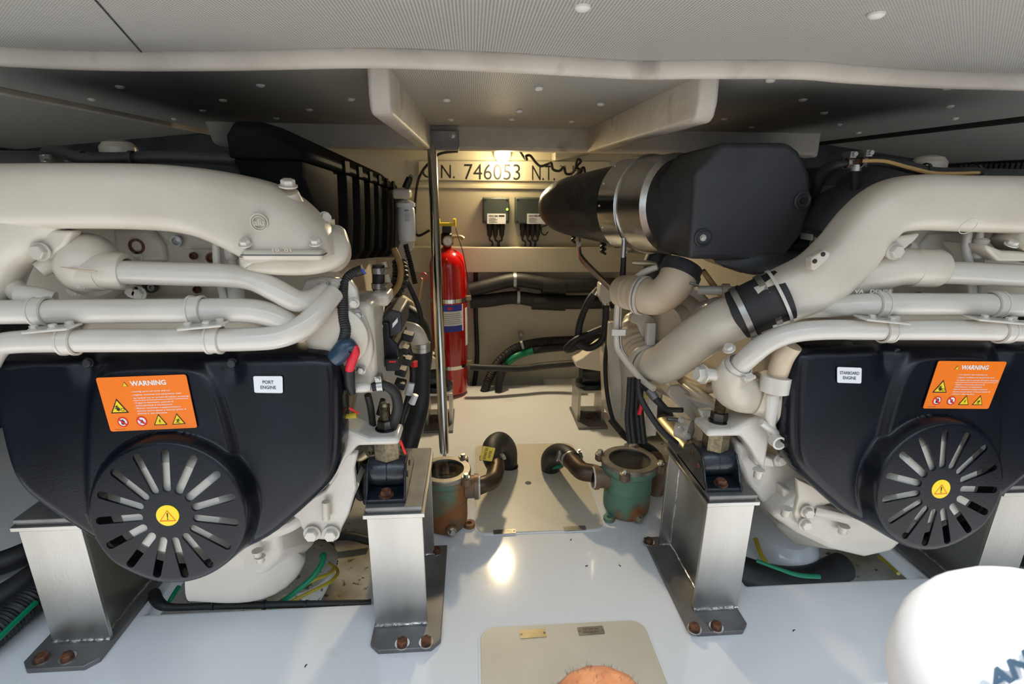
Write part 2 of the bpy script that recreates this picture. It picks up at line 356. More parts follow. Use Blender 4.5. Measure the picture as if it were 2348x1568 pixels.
# screw caps on the lining
btn = [(275, 197, 'c'), (210, 226, 'c'), (295, 147, 'c'), (597, 194, 'c'), (511, 228, 'c'), (464, 252, 'c'), (399, 271, 'c'), (703, 150, 'c'), (805, 226, 'c'), (709, 250, 'c'), (633, 270, 'c'),
       (1236, 201, 'm'), (1024, 228, 'm'), (1378, 237, 'm'), (1191, 253, 'm'), (1034, 273, 'm'), (1174, 272, 'm'), (1311, 277, 'm'), (1259, 158, 'm'), (1013, 151, 'm'),
       (1336, 13, 'n'), (2010, 30, 'n'), (1767, 182, 'r'), (1841, 227, 'r'), (1890, 257, 'r'), (1924, 284, 'r'), (1969, 303, 'r'), (1661, 271, 'r'), (1723, 290, 'r'), (2173, 199, 'r'), (2178, 242, 'r'), (2190, 270, 'r')]
lab = {'c': ('round white cap on the dark lining left of the ribs', 'caps on the left dark lining'), 'm': ('round white cap on the cream lining between the two ribs', 'caps between the ribs'),
       'r': ('round white cap on the dark lining right of the ribs', 'caps on the right dark lining')}
bm0 = None
for px, py, g in btn:
    p = PZ(px, py, CZ)
    if bm0 is None:
        o = obj('screw_cap', lathe([(.0105, 0), (.010, .003), (.007, .0055), (.003, .0065)], (0, 0, 0), (0, 0, -1), 18), 'button'); bm0 = o; o.location = (0, 0, 0)
        off = ORG[o.name].copy(); first = True
    else: o = bm0.copy(); link(o)
    o.location = (p.x, p.y, CZ-.0065-.0003)
    if g == 'n':
        if 'group' in o: del o['group']
        o['label'] = 'round white cap on the near ceiling above the central aisle' if px < 1500 else 'round white cap on the near ceiling at the upper right'
    else: o['label'], o['group'] = lab[g]
    o['category'] = 'screw cap'
# ================= ENGINE PARTS =================
CL, CR = -.573, .969        # crank centre lines of the two engines
CZN = .404                  # height of the pulley boss
def seg_sdf(px_, pz_, ax, az, bx, bz):
    dx, dz = bx-ax, bz-az; t = np.clip(((px_-ax)*dx+(pz_-az)*dz)/(dx*dx+dz*dz), 0, 1)
    return np.hypot(px_-ax-t*dx, pz_-az-t*dz)
def poly_sdf(X_, Z_, poly):
    d = np.full(X_.shape, 9.); ins = np.zeros(X_.shape, bool); n = len(poly)
    for i in range(n):
        (ax, az), (bx, bz) = poly[i], poly[(i+1) % n]
        d = np.minimum(d, seg_sdf(X_, Z_, ax, az, bx, bz))
        c = ((az > Z_) != (bz > Z_)) & (X_ < (bx-ax)*(Z_-az)/(bz-az+1e-12)+ax); ins ^= c
    return np.where(ins, d, -d)
def chaikin(p, k=3):
    for _ in range(k):
        q = []
        for i in range(len(p)):
            a, b = p[i], p[(i+1) % len(p)]; q += [(a[0]*.75+b[0]*.25, a[1]*.75+b[1]*.25), (a[0]*.25+b[0]*.75, a[1]*.25+b[1]*.75)]
        p = q
    return p
def sstep(x): x = np.clip(x, 0, 1); return x*x*(3-2*x)
TILT = .14   # the fronts of both engines lean back
def PG(px, py, Y0):
    d = ray(px, py); t = (Y0+TILT*(1-CZN))/(d.y-TILT*d.z); return CAM+d*t
def tl(p): p = V(p); return V((p.x, p.y+TILT*(p.z-CZN), p.z))
def guard_geo(cx, s):
    """belt guard: a moulded cover with a round slotted boss; s mirrors it"""
    def rel(a, b, Y=.915): p = PG(a, b, Y); return (p.x-CL, p.z)
    right = [rel(*q) for q in ((388, 812), (640, 812), (752, 810), (776, 836), (780, 900), (780, 1040), (768, 1098), (728, 1148), (560, 1290))]
    left = [(-a, b) for a, b in right[1:]][::-1]
    left = [(a+(.0 if b > .4 else .0), b) for a, b in left]
    out = chaikin(right+left, 3)
    panel = chaikin([rel(*q) for q in ((205, 1250), (198, 1080), (203, 930), (222, 850), (300, 826), (455, 826), (500, 870), (535, 980), (562, 1110), (570, 1250))], 3)
    R = .152
    g = .0027; x0, x1, z0, z1 = -.335, .335, CZN-R-.01, .725
    nx, nz = int((x1-x0)/g), int((z1-z0)/g)
    X_, Z_ = np.meshgrid(np.linspace(x0, x1, nx), np.linspace(z0, z1, nz), indexing='ij')
    d0 = poly_sdf(X_, Z_, out); rr = np.hypot(X_, Z_-CZN); dc = R-rr
    k = .012; dd = np.maximum(d0, dc)+np.maximum(k-np.abs(d0-dc), 0)**2/(4*k)
    slots = np.full(X_.shape, 9.)
    for i in range(15):
        a = math.radians(87-24*i); slots = np.minimum(slots, seg_sdf(X_, Z_, .052*math.cos(a), CZN+.052*math.sin(a), .121*math.cos(a), CZN+.121*math.sin(a))-.0074)
    f = np.minimum(dd, slots)
    r = .026; e = np.clip(dd/r, 0, 1)
    h = -r*1.15*(1-np.sqrt(1-(1-e)**2))
    pd = poly_sdf(X_, Z_, panel)
    hp = .013*sstep((pd+.006)/.020)*sstep(dd/.03)
    # two recesses with screws along the top edge
    h += np.maximum(hp, .039*sstep((dc+.004)/.018))
    for bx, bz in ((rel(198, 835)[0], rel(198, 835)[1]), (rel(528, 835)[0], rel(528, 835)[1])):
        h -= .012*np.exp(-(((X_-bx)/.018)**2+(np.maximum(bz-Z_, 0)/.03)**2+(np.maximum(Z_-bz, 0)/.05)**2))
    vs = [tl((cx+s*X_[i, j], .915-h[i, j], Z_[i, j])) for i in range(nx) for j in range(nz)]
    fs = []; cut = {}; F_ = f.ravel(); DD = dd.ravel(); SL = slots.ravel(); isout = {}
    def cutv(a, b):
        if a > b: a, b = b, a
        if (a, b) not in cut:
            t = F_[a]/(F_[a]-F_[b]); vs.append(vs[a]+(vs[b]-vs[a])*float(t)); cut[(a, b)] = len(vs)-1
            isout[len(vs)-1] = DD[a] < SL[a] if F_[a] < 0 else DD[b] < SL[b]
        return cut[(a, b)]
    pos = f > 0; allp = pos[:-1, :-1] & pos[1:, :-1] & pos[1:, 1:] & pos[:-1, 1:]; anyp = pos[:-1, :-1] | pos[1:, :-1] | pos[1:, 1:] | pos[:-1, 1:]
    rim = []
    for i, j in np.argwhere(anyp):
        q = [i*nz+j, (i+1)*nz+j, (i+1)*nz+j+1, i*nz+j+1]
        if allp[i, j]: fs.append(tuple(q)); continue
        for tri in ((q[0], q[1], q[2]), (q[0], q[2], q[3])):
            po = []; 
            for k in range(3):
                a, b = tri[k], tri[(k+1) % 3]
                if F_[a] > 0: po.append(a)
                if (F_[a] > 0) != (F_[b] > 0): po.append(cutv(a, b))
            if len(po) >= 3: fs.append(tuple(po))
            c = [v for v in po if v >= nx*nz]
            if len(c) == 2: rim.append(tuple(c))
    back = {}
    for a, b in rim:
        for v in (a, b):
            if v not in back: vs.append(vs[v]+V((0, .052 if isout[v] else .0045, 0))); back[v] = len(vs)-1
        fs.append((a, b, back[b], back[a]))
    used = sorted({i for f_ in fs for i in f_}); mp = {u: n for n, u in enumerate(used)}
    return [vs[u] for u in used], [tuple(mp[i] for i in f_) for f_ in fs]
def on(px, py, Y): return P(px, py, Y)
def warning_label(par, corners, Yp):
    q = Quad(*[PG(a, b, Yp) for a, b in corners])
    lb = obj('warning_label', q.rr(0, 0, 1, 1, .04, .0012, .0010), 'orange', par, label='orange warning label with white lettering and pictograms')
    T = q.text; d = .0015
    rows = [('- moving parts can crush and cut', .71), ('- engines, machines and equipments must', .65), ('  be locked out or turned off before accessing', .59), ('- Organi in movimento: pericolo di', .50), ('  schiacciamento e cesoiamento.', .45), ('- Motori, macchinari e apparecchiature', .40), ('  devono essere spenti o bloccati prima di', .35), ('  entrare in sala macchine.', .30)]
    gs = [T('WARNING', .36, .83, .085, d, width=.40, bold=.03)]
    for t, v in rows:
        vs, fs = text_geo(t.strip()); wd = {0: .44, 1: .56, 2: .62, 3: .45, 4: .42, 5: .52, 6: .56, 7: .34}[rows.index((t, v))]
        gs.append(T(t.strip(), .345+(.015 if t.startswith(' ') else 0), v, .028, d, width=wd, bold=.008))
    gs.append(q.poly([(.345, .555), (.97, .555), (.97, .562), (.345, .562)], d))
    obj('white_lettering', cat_(*gs), 'white', lb)
    bolt_ = [(.15, .9), (-.35, .0), (.0, .0), (-.2, -.8), (.4, .2), (.05, .15), (.45, .9)]
    hand = [(-.5, -.9), (.45, -.9), (.62, -.1), (.85, .35), (.68, .42), (.42, .1), (.45, .85), (.28, .88), (.2, .3), (.12, .98), (-.05, .98), (-.06, .3), (-.2, .9), (-.36, .86), (-.3, .2), (-.5, .6), (-.62, .5), (-.55, -.1)]
    man = [(.2, .75), (.05, .45), (-.5, .4), (-.7, .1), (-.55, .05), (-.4, .22), (-.15, .2), (-.35, -.3), (-.8, -.55), (-.72, -.7), (-.1, -.45), (.15, -.75), (.5, -.85), (.52, -.7), (.25, -.58), (.05, -.15), (.3, .1), (.65, -.1), (.72, .03), (.35, .35), (.42, .7)]
    gear = [(math.cos(t*math.pi/6)*(1 if t % 2 else .6)*.5-.1, math.sin(t*math.pi/6)*(1 if t % 2 else .6)*.5-.1) for t in range(12)]
    def picto(*g): obj('pictogram', catm(*g), 'ink', lb, mats=['yellow', 'sred', 'white'])
    e = .0004
    for u, v, r, k, fig in ((.165, .45, .125, 1.25, [q.shp(.165, .42, .085, d+2*e, gear), q.disc(.205, .40, .03, d+2*e, .022), q.shp(.145, .45, .05, d+2.2*e, man)]), (.59, .17, .105, 1.15, [q.shp(.59, .15, .05, d+2*e, bolt_)]),
                            (.80, .17, .105, 1.15, [q.shp(.80, .15, .055, d+2*e, man)]), (.30, .86, .045, 1.1, [q.tri(.30, .852, .012, d+2*e, .5)])):
        picto((q.tri(u, v, r, d, k), 0), (q.tri(u, v-.004, r*.78, d+e, k), 1), *[(f, 0) for f in fig])
    a = q.h/q.w
    for u, fig in ((.17, q.shp(.17, .17, .052, d+2*e, hand)), (.385, q.shp(.385, .165, .05, d+2*e, man))):
        picto((q.disc(u, .17, .075, d+e), 3), (fig, 0), (q.disc(u, .17, .092, d+1.2*e, .070), 2), (q.poly([(u-.062*a-.008, .17+.052), (u-.052*a, .17+.068), (u+.062*a+.008, .17-.052), (u+.052*a, .17-.068)], d+.0013), 2))
    obj('fine_print', T('000000 00', .06, .03, .012, d, width=.12), 'ink', lb)
    return lb
def catm(*gs):
    vs, fs, ix = [], [], []
    for g, i in gs:
        n = len(vs); vs += list(g[0]); fs += [tuple(k+n for k in f) for f in g[1]]; ix += [i]*len(g[1])
    return vs, fs, ix
def engine_label(par, corners, Yp, l1, l2):
    q = Quad(*[PG(a, b, Yp) for a, b in corners])
    lb = obj('engine_label', q.rr(0, 0, 1, 1, .10, .0012, .001), 'white', par, label='white nameplate reading %s %s' % (l1, l2))
    gs = [q.text(l1, .5, .55, .19, .0016, align='c', bold=.012, width=.38 if l1 == 'PORT' else .80), q.text(l2, .5, .24, .19, .0016, align='c', bold=.012, width=.54)]
    obj('lettering', cat_(*gs), 'ink', lb)
def hub_sticker(par, cx):
    y = .915-.013-.026-.001; r = .0205
    st = obj('hub_sticker', cyl((cx, y+.001, CZN), (0, -1, TILT), r, .0012, 32), 'yellow', par, label='round yellow sticker with a red warning triangle')
    q = Quad(*[tl(p) for p in ((cx-r, y-.0006, CZN-r), (cx+r, y-.0006, CZN-r), (cx+r, y-.0006, CZN+r), (cx-r, y-.0006, CZN+r))])
    def ringtri(R0, R1, d):
        vs = []; 
        for R in (R0, R1): vs += [q.p(.5+x*R*1.25, .46+y_*R, d) for x, y_ in ((-.8, -.6), (.8, -.6), (0, .85))]
        return vs, [(0, 1, 4, 3), (1, 2, 5, 4), (2, 0, 3, 5)]
    obj('warning_triangle', ringtri(.36, .315, .0003), 'sred', st)
    obj('exclamation_mark', cat_(q.poly([(.47, .62), (.53, .62), (.515, .40), (.485, .40)], .0004), q.disc(.5, .34, .028, .0004)), 'ink', st)
def pulleys(par, cx):
    obj('crank_pulley', lathe([(.035, 0), (.05, .0), (.052, -.004), (.128, -.006), (.131, .0), (.131, .026), (.115, .030), (.09, .055), (.04, .055)], (cx, .942, CZN), (0, -1, .14), 48), 'pipe', par)
    obj('pulley_hub', lathe([(.058, .034), (.058, .050), (.045, .053), (.02, .045)], (cx, .940, CZN), (0, -1, .14), 32), 'chrome', par)
    obj('vibration_damper', lathe([(.128, 0), (.128, .02), (.106, .022), (.100, .02)], (cx, 1.0, CZN), (0, -1, 0), 48), 'dark', par)
    obj('drive_belt', tube([(cx-.10, .97, CZN, .006), (cx-.04, .97, CZN+.2, .006), (cx+.05, .97, CZN+.21, .006), (cx+.10, .97, CZN, .006)], n=8, sq=4, flat=2), 'rubber', par)
def pipe_clamp(par, c, ax, r, w_=.016, lug=None, name='pipe_clamp'):
    a = V(ax).normalized()
    g = [ring(c, a, r, w_, .0025, 36), ring(c-a*w_*.38, a, r+.0018, .004, .0022, 36), ring(c+a*w_*.38, a, r+.0018, .004, .0022, 36)]
    o = obj(name, cat_(*g), 'pipe', par)
    return o
def bridge_plate(par, pa, pb, Y):
    """small plate with screws that ties two pipe clamps together"""
    a, b = P(*pa, Y), P(*pb, Y)
    c = (a+b)/2; ax = (b-a)/2
    pl = obj('clamp_plate', obox(c, ax, V((0, .019, 0)), V((0, 0, .0022))), 'pipe', par, bevel=.0015)
    for t, yy in ((-.62, -.008), (.25, -.010), (.7, .004)):
        obj('screw', bolt(c+ax*t+V((0, yy, .0022)), (0, 0, 1), .0062, .006), 'pipe', pl)
    return pl
def block(par, cx, s):
    """cylinder block, gearcase, sump: a tilted casting that runs aft"""
    sl = -.12
    def sec(y, hw, z0, z1, ch=.03):
        dz = (y-1.1)*sl; z0 += dz; z1 += dz
        return [V((cx-hw, y, z0+ch)), V((cx-hw+ch, y, z0)), V((cx+hw-ch, y, z0)), V((cx+hw, y, z0+ch)), V((cx+hw, y, z1-ch)), V((cx+hw-ch, y, z1)), V((cx-hw+ch, y, z1)), V((cx-hw, y, z1-ch))]
    obj('cylinder_block', loft([sec(1.10, .19, .46, .96), sec(2.10, .19, .46, .96)]), 'cream', par, bevel=.008)
    obj('front_casting', loft([sec(1.00, .17, .40, .76, .04), sec(1.10, .20, .38, .78, .05)]), 'cream', par, bevel=.01, seg=3)
    obj('oil_sump', loft([[v+V((0, 0, 0)) for v in sec(1.02, .13, .13, .42, .05)], sec(1.12, .17, .08, .42, .06), sec(2.0, .17, .16, .44, .06)]), 'pipe', par, bevel=.012, seg=3)
    obj('rocker_cover', loft([sec(1.10, .13, .955, 1.045, .03), sec(2.10, .13, .955, 1.06, .03)]), 'blackmat', par, bevel=.01, seg=3)
    obj('flywheel_housing', lathe([(.15, 0), (.24, .02), (.24, .12), (.17, .3)], (cx, 2.05, .38), (0, 1, -.12), 32), 'cream', par)
def hexbolts(par, pts, Y, r, m='pipe', ax=(0, -1, 0), name='bolt'):
    for a, b in pts: obj(name, bolt(P(a, b, Y), ax, r), m, par)
def hose_clamp(par, c, ax, R, m='steel', name='hose_clamp', screw=(0, 0, 1)):
    a = V(ax).normalized(); u = V(screw)-a*V(screw).dot(a); u.normalize(); v = a.cross(u)
    g = cat_(ring(c, a, R, .012, .0018, 36), obox(V(c)+u*(R+.006), a*.0065, u*.006, v*.011), cyl(V(c)+u*(R+.007)-v*.018, v, .0045, .036, 10))
    return obj(name, g, m, par)

# ---------------- port engine ----------------
LE = thing('marine_engine', 'large cream marine diesel on the left with PORT ENGINE plate on its black guard', 'engine', (CL, 1.5, .1), 'pair of marine diesels')
E = LE
g = obj('belt_guard', guard_geo(CL, 1), 'black', E, label='black moulded belt guard with round slotted boss', ang=50); GL = g
warning_label(E, ((255, 989), (453, 980), (427, 858), (220, 866)), .899)
engine_label(E, ((584, 900), (649, 901), (648, 862), (581, 862)), .912, 'PORT', 'ENGINE')
hub_sticker(E, CL)
for a, b in ((203, 832), (533, 833)): obj('guard_screw', bolt(PG(a, b, .928), (0, -1, .2), .0075, .006, n=12), 'blackmat', g)
pulleys(E, CL); block(E, CL, 1)
# inlet manifold
mf = obj('inlet_manifold', tpx([(-170, 452, .96, 70), (100, 450, .96, 72), (330, 452, .96, 73), (450, 463, .96, 76), (545, 488, .955, 86), (620, 520, .95, 96), (660, 562, .95, 103), (668, 586, .95, 104)], n=36, sq=3.2, flat=.72, up=(0, 1, 0), res=8), 'cream', E, ang=60)
obj('branch_elbow', tpx([(130, 475, .97, 50), (60, 520, .97, 68), (-10, 570, .97, 72), (-50, 680, .97, 70)], n=28, sq=2.6, flat=.8, up=(0, 1, 0)), 'cream', mf)
def fl_quad(x0, x1, y, Y0, Y1, dy): # horizontal slab seen at pixel row y
    z = P((x0+x1)/2, y, Y0).z; a, b = P(x0, y, Y0).x, P(x1, y, Y0).x; h = sz(P(x0, y, Y0), dy)
    return box((a, Y0, z-h), (b, Y1, z))
fl = obj('manifold_flange', fl_quad(549, 738, 573, .885, .985, 26), 'cream', E, bevel=.008, seg=3)
obj('flange_joint', fl_quad(551, 740, 584, .884, .985, 2), 'blackmat', fl)
obj('cooler_inlet', tpx([(556, 604, .955, 10), (580, 604, .955, 20), (640, 604, .955, 25), (705, 602, .955, 27), (748, 588, .965, 34), (766, 572, .985, 36), (772, 545, 1.01, 26)], n=28, sq=3, up=(0, 1, 0), flat=1.5), 'cream', E)
0 and obj('cooler_inlet_end', tpx([(752, 470, 1.05, 20), (758, 540, 1.03, 24), (760, 600, 1.0, 22)], n=16, sq=3), 'cream', E)
hexbolts(fl, [(563, 560), (724, 557)], .893, .0085, ax=(0, -.5, .85))
hexbolts(mf, [(661, 428)], .925, .0115, ax=(.1, -.25, .95)); obj('bolt_boss', tpx([(672, 470, .94, 26), (664, 440, .93, 19)], n=16), 'cream', mf)
hexbolts(mf, [(745, 500)], .965, .009, ax=(.6, -.7, .3))
# cast marks: round logo and circles on the manifold bend
def cast_ring(px, py, r, th=.0012): c = P(px, py, .895); return lathe([(sz(c, r)-th, 0), (sz(c, r)-th, -.002), (sz(c, r)+th, -.002), (sz(c, r)+th, 0)], c+V((0, .001, 0)), (0, 1, .06), 28, False)
def cast_text(s, px, py, h, wpx, Y, parent, m, flipv=1, tilt=0):
    a = P(px, py, Y); k = sz(a, 1); n = V((0, 0, 1)); q = Quad(a, a+V((wpx*k, 0, -tilt*wpx*k)), a+V((wpx*k, 0, h*k-tilt*wpx*k)), a+V((0, 0, h*k)))
    obj('cast_lettering', q.text(s, 0, 0, .9, .001, width=1, bold=.02), m, parent)
obj('cast_emblem', cat_(cast_ring(594, 510, 19, .0010), cast_ring(594, 510, 14, .0007)), 'cream', mf)
cast_text('alu', 582, 517, 15, 24, .8925, mf, 'cream')
cast_text('10  01', 625, 577, 7, 42, .8845, fl, 'warm')
# support bracket under the manifold and the pump body
obj('support_bracket', prism([P(a, b, .945) for a, b in ((45, 525), (165, 530), (148, 565), (115, 592), (96, 598), (78, 585), (60, 548), (20, 535))], (0, .03, 0)), 'cream', E, bevel=.006, seg=3)
hexbolts(E, [(94, 577)], .94, .0125)
obj('pump_shaft_housing', tpx([(90, 620, .97, 18), (125, 600, .985, 23), (160, 590, 1.0, 26)], n=20), 'cream', E)
pm = obj('thermostat_housing', blob(P(205, 607, .985), (sz(P(205, 607, .985), 68), .05, sz(P(205, 607, .985), 72)), 16), 'cream', E)
obj('thermostat_neck', tpx([(205, 620, .975, 50), (248, 624, .965, 42)], n=28), 'cream', pm)
cc = P(262, 623, .965)
obj('outlet_collar', lathe([(sz(cc, 28), 0), (sz(cc, 40), 0), (sz(cc, 43), .006), (sz(cc, 43), .042), (sz(cc, 40), .048), (sz(cc, 30), .050), (sz(cc, 29), .03)], P(225, 620, .968), (1, 0, -.04), 36), 'cream', pm)
obj('cast_seam', tpx([(140, 612, .938, 2), (180, 618, .932, 2), (222, 622, .925, 2)], n=6), 'warm', pm)
cast_text('DEUTA', 176, 660, 10, 34, .945, pm, 'pipe')
# back plate with rusty plugs
obj('timing_plate', prism([P(a, b, 1.075) for a, b in ((255, 525), (345, 525), (372, 560), (380, 600), (268, 600))], (0, .03, 0)), 'cream', E, bevel=.008)
bp = obj('block_face', box((P(20, 690, 1.09).x, 1.09, P(20, 700, 1.09).z), (P(760, 520, 1.09).x, 1.12, P(20, 500, 1.09).z)), 'cream', E)
obj('relief_plate', prism([P(a, b, 1.085) for a, b in ((358, 528), (500, 532), (500, 572), (405, 572), (380, 552))], (0, .02, 0)), 'cream', bp, bevel=.004)
for a, b, r, m in ((312, 565, 14, 'rust'), (442, 587, 7, 'rust'), (484, 592, 10, 'rust'), (450, 665, 7, 'rust'), (403, 553, 10, 'steel'), (343, 655, 14, 'grey'), (315, 590, 9, 'pipe'), (345, 660, 6, 'pipe')):
    c = P(a, b, 1.072); rr_ = sz(c, r); obj('core_plug' if m != 'rust' else 'rusty_plug', lathe([(rr_*1.25, 0), (rr_*1.25, .006), (rr_*.9, .006), (rr_*.8, .002), (rr_*.1, .003)], c+V((0, .006, 0)), (0, -1, 0), 20), m, bp, label='rust stained plug' if m == 'rust' else None)
hexbolts(E, [(172, 665), (305, 668), (320, 672)], 1.0, .010)
# thin riser pipes
obj('riser_pipe', tpx([(498, 505, .99, 9), (496, 560, .985, 9), (500, 620, .98, 9), (515, 690, .98, 9)], n=14), 'pipe', E)
rp = obj('riser_pipe', tpx([(524, 505, .985, 6.5), (528, 560, .985, 7), (534, 600, .985, 10), (545, 690, .985, 11)], n=14), 'pipe', E)
c = P(530, 570, .985); obj('union_nut', lathe([(.010, -.02), (.012, -.016), (.012, .0), (.0095, .006), (.0125, .012), (.0125, .02), (.010, .024)], c, (0.05, 0, 1), 16), 'pipe', rp)
c = P(542, 672, .985); obj('hose_ferrule', lathe([(.010, -.016), (.015, -.014), (.015, .014), (.010, .016)], c, (0.05, 0, 1), 16), 'pipe', rp)
# coolant pipes across the front
p1 = obj('coolant_pipe', tpx([(262, 624, .962, 27), (400, 628, .955, 27), (520, 632, .95, 27), (580, 640, .945, 27), (630, 664, .94, 27), (680, 690, .945, 26), (718, 686, .965, 24), (745, 668, .99, 23)], n=28), 'pipe', E)
p2 = obj('coolant_pipe', tpx([(-160, 717, .93, 28), (200, 714, .93, 28), (450, 712, .93, 28), (560, 712, .93, 28), (620, 722, .932, 28), (665, 745, .94, 26), (690, 765, .97, 22)], n=28), 'pipe', E)
p3 = obj('coolant_pipe', tpx([(-30, 830, .945, 26), (-5, 796, .93, 25), (40, 784, .92, 26), (200, 781, .915, 27), (400, 780, .915, 27), (560, 778, .915, 27), (640, 771, .92, 27), (700, 745, .93, 27), (735, 708, .95, 25), (765, 672, .985, 23)], n=28), 'pipe', E)
for par, a, b, Y, r in ((p2, 96, 714, .93, 29), (p2, 452, 711, .93, 29), (p3, 160, 782, .915, 28), (p3, 493, 779, .915, 28)):
    c = P(a, b, Y); pipe_clamp(par, c, (1, 0, 0.0), sz(c, r), .024)
for q in (((68, 757), (172, 748)), ((418, 750), (518, 741))): bridge_plate(E, *q, .90)
obj('lower_elbow', tpx([(20, 640, .97, 20), (45, 672, .96, 22), (80, 684, .955, 22)], n=20), 'cream', E)
obj('elbow_cuff', tpx([(48, 676, .95, 24), (92, 684, .95, 25), (125, 690, .955, 22)], n=20), 'pipe', E)
# gearcase side castings toward the aisle
pf = obj('pipe_flange', prism([P(a, b, 1.0) for a, b in ((700, 642), (735, 636), (800, 640), (818, 665), (822, 705), (800, 712), (700, 700), (688, 668))], (0, .018, 0)), 'pipe', E, bevel=.004)
hexbolts(pf, [(742, 652), (768, 652), (812, 695), (728, 660)], .998, .0078)
gc = obj('gear_cover', prism([P(a, b, 1.005) for a, b in chaikin([(700, 720), (760, 704), (820, 706), (838, 730), (858, 800), (845, 850), (820, 860), (770, 852), (740, 830), (700, 800)], 2)], (0, .05, 0)), 'cream', E, bevel=.006)
obj('cover_dome', lathe([(.062, 0), (.060, .012), (.045, .020), (.02, .022), (.001, .0222)], P(775, 770, 1.004), (0, -1, 0), 36), 'cream', gc)
hexbolts(gc, [(822, 722), (828, 848), (738, 760)], 1.002, .0075, 'steel')
cast_text('1007', 768, 792, 8, 30, .979, gc, 'cream')
obj('gearcase_side', box((P(800, 600, 1.08).x-.02, 1.02, .58), (P(862, 640, 1.08).x, 1.16, .775)), 'cream', E, bevel=.015, seg=3)
obj('water_neck', box((P(850, 668, 1.12).x, 1.1, P(850, 700, 1.12).z), (P(893, 668, 1.12).x, 1.18, P(850, 668, 1.12).z)), 'cream', E, bevel=.01, seg=3)
hs = obj('expansion_hose', tpx([(868, 665, 1.15, 14), (868, 608, 1.15, 14)], n=24), 'rubber', E)
for b in (620, 655): hose_clamp(hs, P(868, b, 1.15), (0, 0, 1), sz(P(868, b, 1.15), 14), screw=(1, -.4, 0))
# expansion tank / air box with ribbed side
def zt(y): return 1.040-.055*(y-1)
def zb(y): return .835-.115*(y-1.15)
def bx_sec(y, bul, low):
    x1 = -.300+bul; b = zb(y)+low
    return [V((-.42, y, zt(y))), V((x1, y, zt(y))), V((x1, y, zt(y)-.02)), V((x1-.004, y, (zt(y)+b)/2)), V((x1-.012, y, b+.03)), V((x1-.035, y, b)), V((-.40, y, b))]
secs = [bx_sec(1.0, -.004, .13), bx_sec(1.02, 0, .12), bx_sec(1.17, 0, 0)]
y = 1.24
secs.append(bx_sec(y, 0, 0))
for k in range(6):
    secs += [bx_sec(y+.02, -.016, 0), bx_sec(y+.05, -.014, 0), bx_sec(y+.075, .003, 0), bx_sec(y+.125, .005, 0)]; y += .145
secs += [bx_sec(y+.0, 0, .0)]
xb = obj('air_box', loft(secs), 'tank', E, bevel=.004, ang=50, label='black ribbed air box')
def lid_sec(y, dx, dz0, dz1): return [V((-.42, y, zt(y)+dz0)), V((-.288+dx, y, zt(y)+dz0)), V((-.288+dx, y, zt(y)+.018)), V((-.305+dx, y, zt(y)+.024)), V((-.345+dx, y, zt(y)+dz1-.008)), V((-.36+dx, y, zt(y)+dz1)), V((-.405, y, zt(y)+dz1)), V((-.42, y, zt(y)+.04))]
lid = obj('air_box_lid', loft([lid_sec(.985, -.010, 0, .050), lid_sec(.995, -.004, 0, .062), lid_sec(1.1, 0, 0, .066), lid_sec(1.6, 0, 0, .066), lid_sec(2.12, 0, 0, .066)]), 'tank', xb, bevel=.006, seg=3)
for k in range(6): obj('lid_clip', box((-.290, 1.25+k*.145, zt(1.25+k*.145)-.004), (-.2835, 1.30+k*.145, zt(1.25+k*.145)+.026)), 'tank', xb, bevel=.003)
obj('end_panel', box((-.42, 2.105, .72), (-.262, 2.16, .985)), 'grey', E, bevel=.004)
# breather hose lying on top
bh = obj('breather_hose', tpx([(118, 385, 1.0, 12), (108, 352, 1.0, 13), (135, 348, .99, 14), (190, 363, .98, 12), (280, 362, .99, 13), (400, 360, 1.0, 14), (545, 366, 1.02, 15)], n=20), 'rubber', E)
hose_clamp(bh, P(112, 364, 1.0), (0, 0, 1), sz(P(112, 364, 1.0), 14), screw=(1, -.5, 0))
for a, b in ((188, 363), (303, 362)): c = P(a, b, .985); obj('cable_tie', ring(c, (1, 0, 0), sz(c, 13.5), .006, .002), 'ink', bh)
obj('filler_cap', lathe([(.034, 0), (.034, .012), (.026, .022), (.012, .026)], P(274, 352, 1.2), (0, 0, 1), 12), 'cream', E)
obj('upper_cover', box((-1.05, 1.12, .93), (-.46, 2.2, 1.055)), 'blackmat', E, bevel=.02, seg=3)
# mounting arms
def arm(par, s, cx, xin, xout, zt_, y0=1.02):
    """engine foot: flat lug over the mount and a web back to the block"""
    z1 = zt_; z0 = zt_-.018
    g = prism([V((xin, y0-.005, z1+.045)), V((xin, y0-.005, z0-.10)), V((xin-s*(.0-.045), y0-.005, z0-.03)), V((xin+s*.07, y0-.005, z0)), V((xout, y0-.005, z0)), V((xout, y0-.005, z1)), V((xin+s*.095, y0-.005, z1+.0)), V((xin+s*.02, y0-.005, z1+.04))], (0, .075, 0))
    a = obj('mounting_arm', g, 'pipe', par, bevel=.008, seg=3)
    return a
AZ = .481
arm(E, 1, CL, -.32, P(916, 1010, 1.02).x, AZ)
